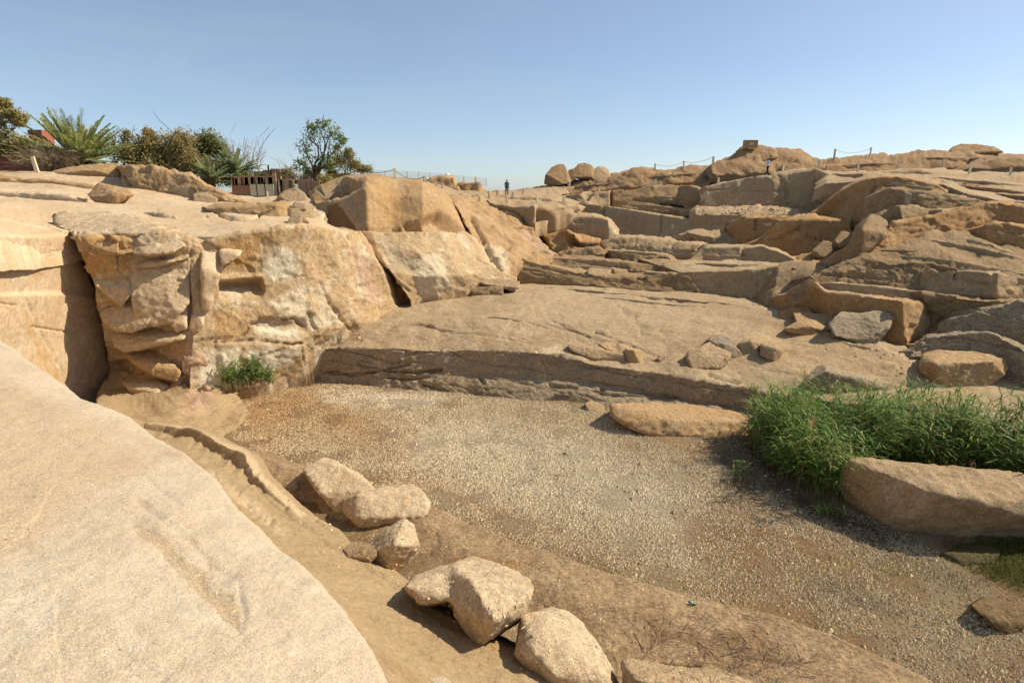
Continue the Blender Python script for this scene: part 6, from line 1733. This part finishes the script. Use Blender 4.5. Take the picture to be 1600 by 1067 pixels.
def rope(a, b, label, group, sag=.18, r=.018):
    a, b = np.array(a), np.array(b)
    pts = [a + (b - a) * t - np.array([0, 0, sag * 4 * t * (1 - t)]) for t in np.linspace(0, 1, 12)]
    o = ribbons('rope', [np.array(pts) - a], [r], M['rope'], None, True)
    o.location = a
    tag(o, label, 'rope', group)
rope(rt[0], rt[1], 'left span of rope between the skyline ridge posts', 'ropes of the skyline fence', .35, .02)
rope(rt[1], rt[2], 'right span of rope between the skyline ridge posts left of the tablet', 'ropes of the skyline fence', .25, .02)
rope(rt2[0], rt2[1], 'rope hanging between the two skyline posts right of the tablet', 'ropes of the skyline fence', .45, .02)
rope(lp[0], lp[1], 'rope between the two pale skyline posts above the carved block', 'ropes of the skyline fence', .35, .02)
rope(lp[1], tops[0], 'rope running down from the crest post to the upper path', 'ropes of the skyline fence', .25, .02)

# red building at the left edge
rb = empty('red_building', at_y(0, 266, 39))
tag(rb, 'dark red building with a grey roof edge at the left skyline', 'building')
def wbox(name, px0, px1, py0, py1, Y, dep, mat, parent):
    a, b2 = at_y(px0, py1, Y), at_y(px1, py0, Y)
    o = box(name, ((a[0] + b2[0]) / 2, Y + dep / 2, a[2]), (b2[0] - a[0], dep, b2[2] - a[2]), mat)
    o.parent = parent
    o.matrix_parent_inverse = Matrix.Translation(-Vector(parent.location))
    return o
wbox('wall', -160, 56, 242, 272, 38, 3.0, M['redbrick'], rb)
wbox('dark_opening', -160, 50, 228, 243, 39.5, 1.5, M['metal_shade'], rb)  # near-black panel stands in for the shade inside the opening
wbox('roof', -165, 56, 224, 228.5, 37.4, 4.0, M['concrete'], rb)
wbox('gable', 47, 64, 203, 226, 41, 1.0, M['redbrick'], rb)
# adobe ruins and stick fence
ad = empty('adobe_ruin', at_y(425, 284, 38)); tag(ad, 'brown adobe ruin walls behind the stick fence', 'ruin')
for (a, b_, c, d) in [(398, 412, 268, 284), (412, 424, 266, 284), (424, 437, 264, 284), (437, 452, 271, 284)]:
    wbox('wall', a, b_, c, d, 38 + (a % 3) * .3, 1.2, M['adobe'], ad)
pt = wbox('pole', 418.4, 419.6, 258, 268, 38, .05, M['metal_shade'], ad)
sf = empty('stick_fence', at_y(430, 303, 31)); tag(sf, 'fence of upright sticks with rusty and pale green panels', 'fence')
wbox('rusty_panel', 365, 391, 290, 304, 30.5, .06, M['rustpanel'], sf)
for a, b_ in [(392, 401), (401.5, 414), (414.5, 427)]:
    wbox('green_panel', a, b_, 288, 306, 30.4, .05, M['greenpanel'], sf)
for k in range(52):
    x = 363 + k * 2.65 + rng.normal(0, .4)
    y1 = np.interp(x, [363, 427, 500], [303, 305, 300]); y0 = np.interp(x, [363, 427, 430, 500], [276, 277, 279, 283]) + rng.normal(0, 1.2)
    s_ = wbox('stick', x - .5, x + .5, y0, y1, 30.6, .04, M['stick'], sf)
    s_.rotation_euler[1] = rng.normal(0, .05)
wbox('rail', 362, 428, 275, 277, 30.55, .1, M['stick'], sf)
wbox('fence_pole', 428, 430, 270, 306, 30.5, .09, M['stick'], sf)
# yellow field-stone wall
yw = empty('stone_wall', at_y(525, 285, 34.5)); tag(yw, 'low yellow field-stone wall under the skyline mesh fence', 'wall')
wbox('core', 509, 548, 272, 290, 34.6, .5, M['yellowstone'], yw)
for r in range(5):
    for c in range(11):
        x = 509 + c * 3.55 + (r % 2) * 1.6; y = 271 + r * 3.6
        wbox('stone', x, x + 3.0 + rng.random() * .4, y, y + 3.0 + rng.random() * .4, 34.45 + rng.random() * .06, .2, M['yellowstone'], yw)
# mesh fence on the skyline: thin wires and posts
mf = empty('wire_fence', at_y(650, 285, 46)); tag(mf, 'thin wire mesh fence along the skyline behind the carved block', 'fence')
ch, ww = [], []
fx = np.linspace(512, 760, 15); fy = np.interp(fx, [512, 580, 660, 760], [262, 266, 269, 279])
for i, (x, y) in enumerate(zip(fx, fy)):
    a = at_y(x, y, 47); b_ = at_y(x, y + 14, 47)
    ch.append(np.array([b_, (a + b_) / 2, a]) - np.array(mf.location)); ww.append(.022)
ribbons('wire_posts', ch, ww, M['rope'], mf, True)
ch, ww = [], []
for k in range(7):
    ch.append(np.array([at_y(x, y + .5 + k * 1.9, 47) for x, y in zip(fx, fy)]) - np.array(mf.location)); ww.append(.006)
for x in np.linspace(512, 760, 150):
    y = np.interp(x, fx, fy)
    a, b_ = at_y(x, y, 47), at_y(x, y + 13, 47)
    ch.append(np.array([a, (a + b_) / 2, b_]) - np.array(mf.location)); ww.append(.004)
ribbons('mesh_wires', ch, ww, M['rope'], mf, True)['kind'] = 'stuff'
# white dome tank and small items far behind
wd = at_y(699, 278, 60)
bm = bmesh.new(); bmesh.ops.create_uvsphere(bm, u_segments=20, v_segments=12, radius=.30)
for v in bm.verts:
    if v.co.z < -.1: v.co.z = -.1 - (abs(v.co.z) - .1) * 1.6
me = bpy.data.meshes.new('white_tank'); bm.to_mesh(me); bm.free(); me.materials.append(M['white'])
for p_ in me.polygons: p_.use_smooth = True
o = bpy.data.objects.new('white_tank', me); COL.objects.link(o); o.location = (wd[0], wd[1], wd[2] + .15)
tag(o, 'small white domed tank peeking over the far ochre rock', 'tank')
# tablet on the hilltop
tb = empty('stone_tablet', at_y(1174, 230, 64)); tag(tb, 'brown stone tablet with a small pale plaque on the hilltop', 'tablet')
s_ = wbox('slab', 1163, 1185, 219, 231, 64, .5, M['yellowstone'], tb)
wbox('plaque', 1171, 1179, 223, 226.5, 63.97, .05, M['plaque'], s_)
# walkway of orange planks
wk = empty('walkway', at_y(980, 296, 56)); tag(wk, 'raised walkway of orange planks below the far brown rock wall', 'walkway')
npl = 34
for k in range(npl):
    f0 = k / npl
    x0, x1 = 880 + f0 * 203, 880 + (k + .9) / npl * 203
    y0 = 304 - f0 * 19
    Yk = 51.5 + 1.0 * f0
    a, b_ = at_y(x0, y0, Yk), at_y(x1, y0, Yk)
    o = box('plank', ((a[0] + b_[0]) / 2, Yk + .6, a[2] - .06), (b_[0] - a[0], 1.4, .10), M['plank'], None)
    o.parent = wk; o.matrix_parent_inverse = Matrix.Translation(-Vector(wk.location))
for k in range(9):
    f0 = (k + .3) / 9
    x0 = 880 + f0 * 203; y0 = 304 - f0 * 19; Yk = 51.5 + 1.0 * f0
    a = at_y(x0, y0, Yk)
    o = box('support', (a[0], Yk + .1, a[2] - .6), (.12, .12, .54), M['plank'], None)
    o.parent = wk; o.matrix_parent_inverse = Matrix.Translation(-Vector(wk.location))
pA, pB = at_y(880, 304.5, 51.5), at_y(1083, 285.5, 52.5)
o = ribbons('beam', [np.array([pA, (pA + pB) / 2, pB]) - np.array([0, -.02, .12]) - np.array(wk.location)], [.07], M['plank'], wk, True)

# ---- people
def person(label, px, py, hpx, face, cloth, stride=0.0, robe=False, Y=None):
    """one continuous skinned body; clothing colours by zone of the same skin"""
    h = hit(px, py) if Y is None else Vector(at_y(px, py, Y))
    d = (h - Vector((0, 0, CAMZ))).length
    H = hpx * d / FPX
    s = H / 1.75
    J = {}
    st = stride
    vs = [(0, 0, .95), (0, 0, 1.12), (0, 0, 1.35), (0, 0, 1.47), (0, 0.01, 1.53), (0, .02, 1.63), (0, .01, 1.72),
          (-.10, 0, .90), (-.11, st * .45, .50), (-.11, st * .75 + .03, .09), (-.11, st * .75 - .12, .04),
          (.10, 0, .90), (.11, -st * .25, .50), (.11, -st * .8 + .05, .10), (.11, -st * .8 - .10, .04),
          (-.19, 0, 1.40), (-.24, .04 - st * .3, 1.14), (-.23, -.06 - st * .35, .92), (-.23, -.09 - st * .4, .82),
          (.19, 0, 1.40), (.24, .04 + st * .3, 1.14), (.23, -.06 + st * .3, .92), (.23, -.09 + st * .3, .82)]
    rad = [.15, .14, .16, .07, .055, .10, .075, .10, .065, .045, .04, .10, .065, .045, .04, .065, .045, .036, .035, .065, .045, .036, .035]
    ed = [(0, 1), (1, 2), (2, 3), (3, 4), (4, 5), (5, 6), (0, 7), (7, 8), (8, 9), (9, 10), (0, 11), (11, 12), (12, 13), (13, 14), (2, 15), (15, 16), (16, 17), (17, 18), (2, 19), (19, 20), (20, 21), (21, 22)]
    if robe:
        rad[0] = .20; rad[7] = rad[11] = .17; rad[8] = rad[12] = .15; rad[9] = rad[13] = .13
    me = bpy.data.meshes.new('tmp'); me.from_pydata([(a * s, b_ * s, c * s) for a, b_, c in vs], ed, [])
    ob = bpy.data.objects.new('tmp', me); COL.objects.link(ob)
    md = ob.modifiers.new('s', 'SKIN')
    for i, r_ in enumerate(rad):
        sv = me.skin_vertices[0].data[i]
        sv.radius = (r_ * s, r_ * s * (.75 if i in (0, 1, 2) else 1)); sv.use_root = (i == 0)
    sb = ob.modifiers.new('u', 'SUBSURF'); sb.levels = 2
    dg = bpy.context.evaluated_depsgraph_get()
    m2 = bpy.data.meshes.new_from_object(ob.evaluated_get(dg))
    bpy.data.objects.remove(ob)
    for m in cloth: m2.materials.append(m)
    for p_ in m2.polygons:
        c = p_.center / s
        p_.use_smooth = True
        if c.z > 1.64 or (c.z > 1.56 and c.y > .03): p_.material_index = 3
        elif c.z > 1.49 or (abs(c.x) > .17 and c.z < 1.0): p_.material_index = 0
        elif c.z > .93 or (robe and c.z > .12): p_.material_index = 1
        elif c.z > .09: p_.material_index = 2
        else: p_.material_index = 3
    o = bpy.data.objects.new('person', m2); COL.objects.link(o)
    o.location = h; o.rotation_euler = (0, 0, face)
    tag(o, label, 'person')
    return o
skin = flat_mat('skin', (0.16, 0.085, 0.05), (0.14, 0.075, 0.045), 5)
cl = lambda n, c: flat_mat(n, c, tuple(x * .8 for x in c), 6)
hair = cl('dark_hair', (0.015, 0.012, 0.01))
person('visitor in dark clothes standing alone on the skyline left of the boulders', 792, 306, 24, 0.4, [skin, cl('shirt_dark', (0.07, 0.08, 0.09)), cl('trousers_dark', (0.03, 0.03, 0.035)), hair], .05)
person('visitor in a long white robe below the round skyline boulders', 888, 300, 19, 0.2, [skin, cl('robe_white', (0.72, 0.70, 0.66)), cl('robe_hem', (0.65, 0.63, 0.6)), cl('red_scarf', (0.3, 0.05, 0.04))], .05, True)
person('visitor in a white shirt and dark trousers walking along the upper path', 1198, 275, 24, -1.2, [skin, cl('shirt_white', (0.66, 0.68, 0.66)), cl('trousers_black', (0.025, 0.025, 0.03)), hair], .38, Y=44.6)
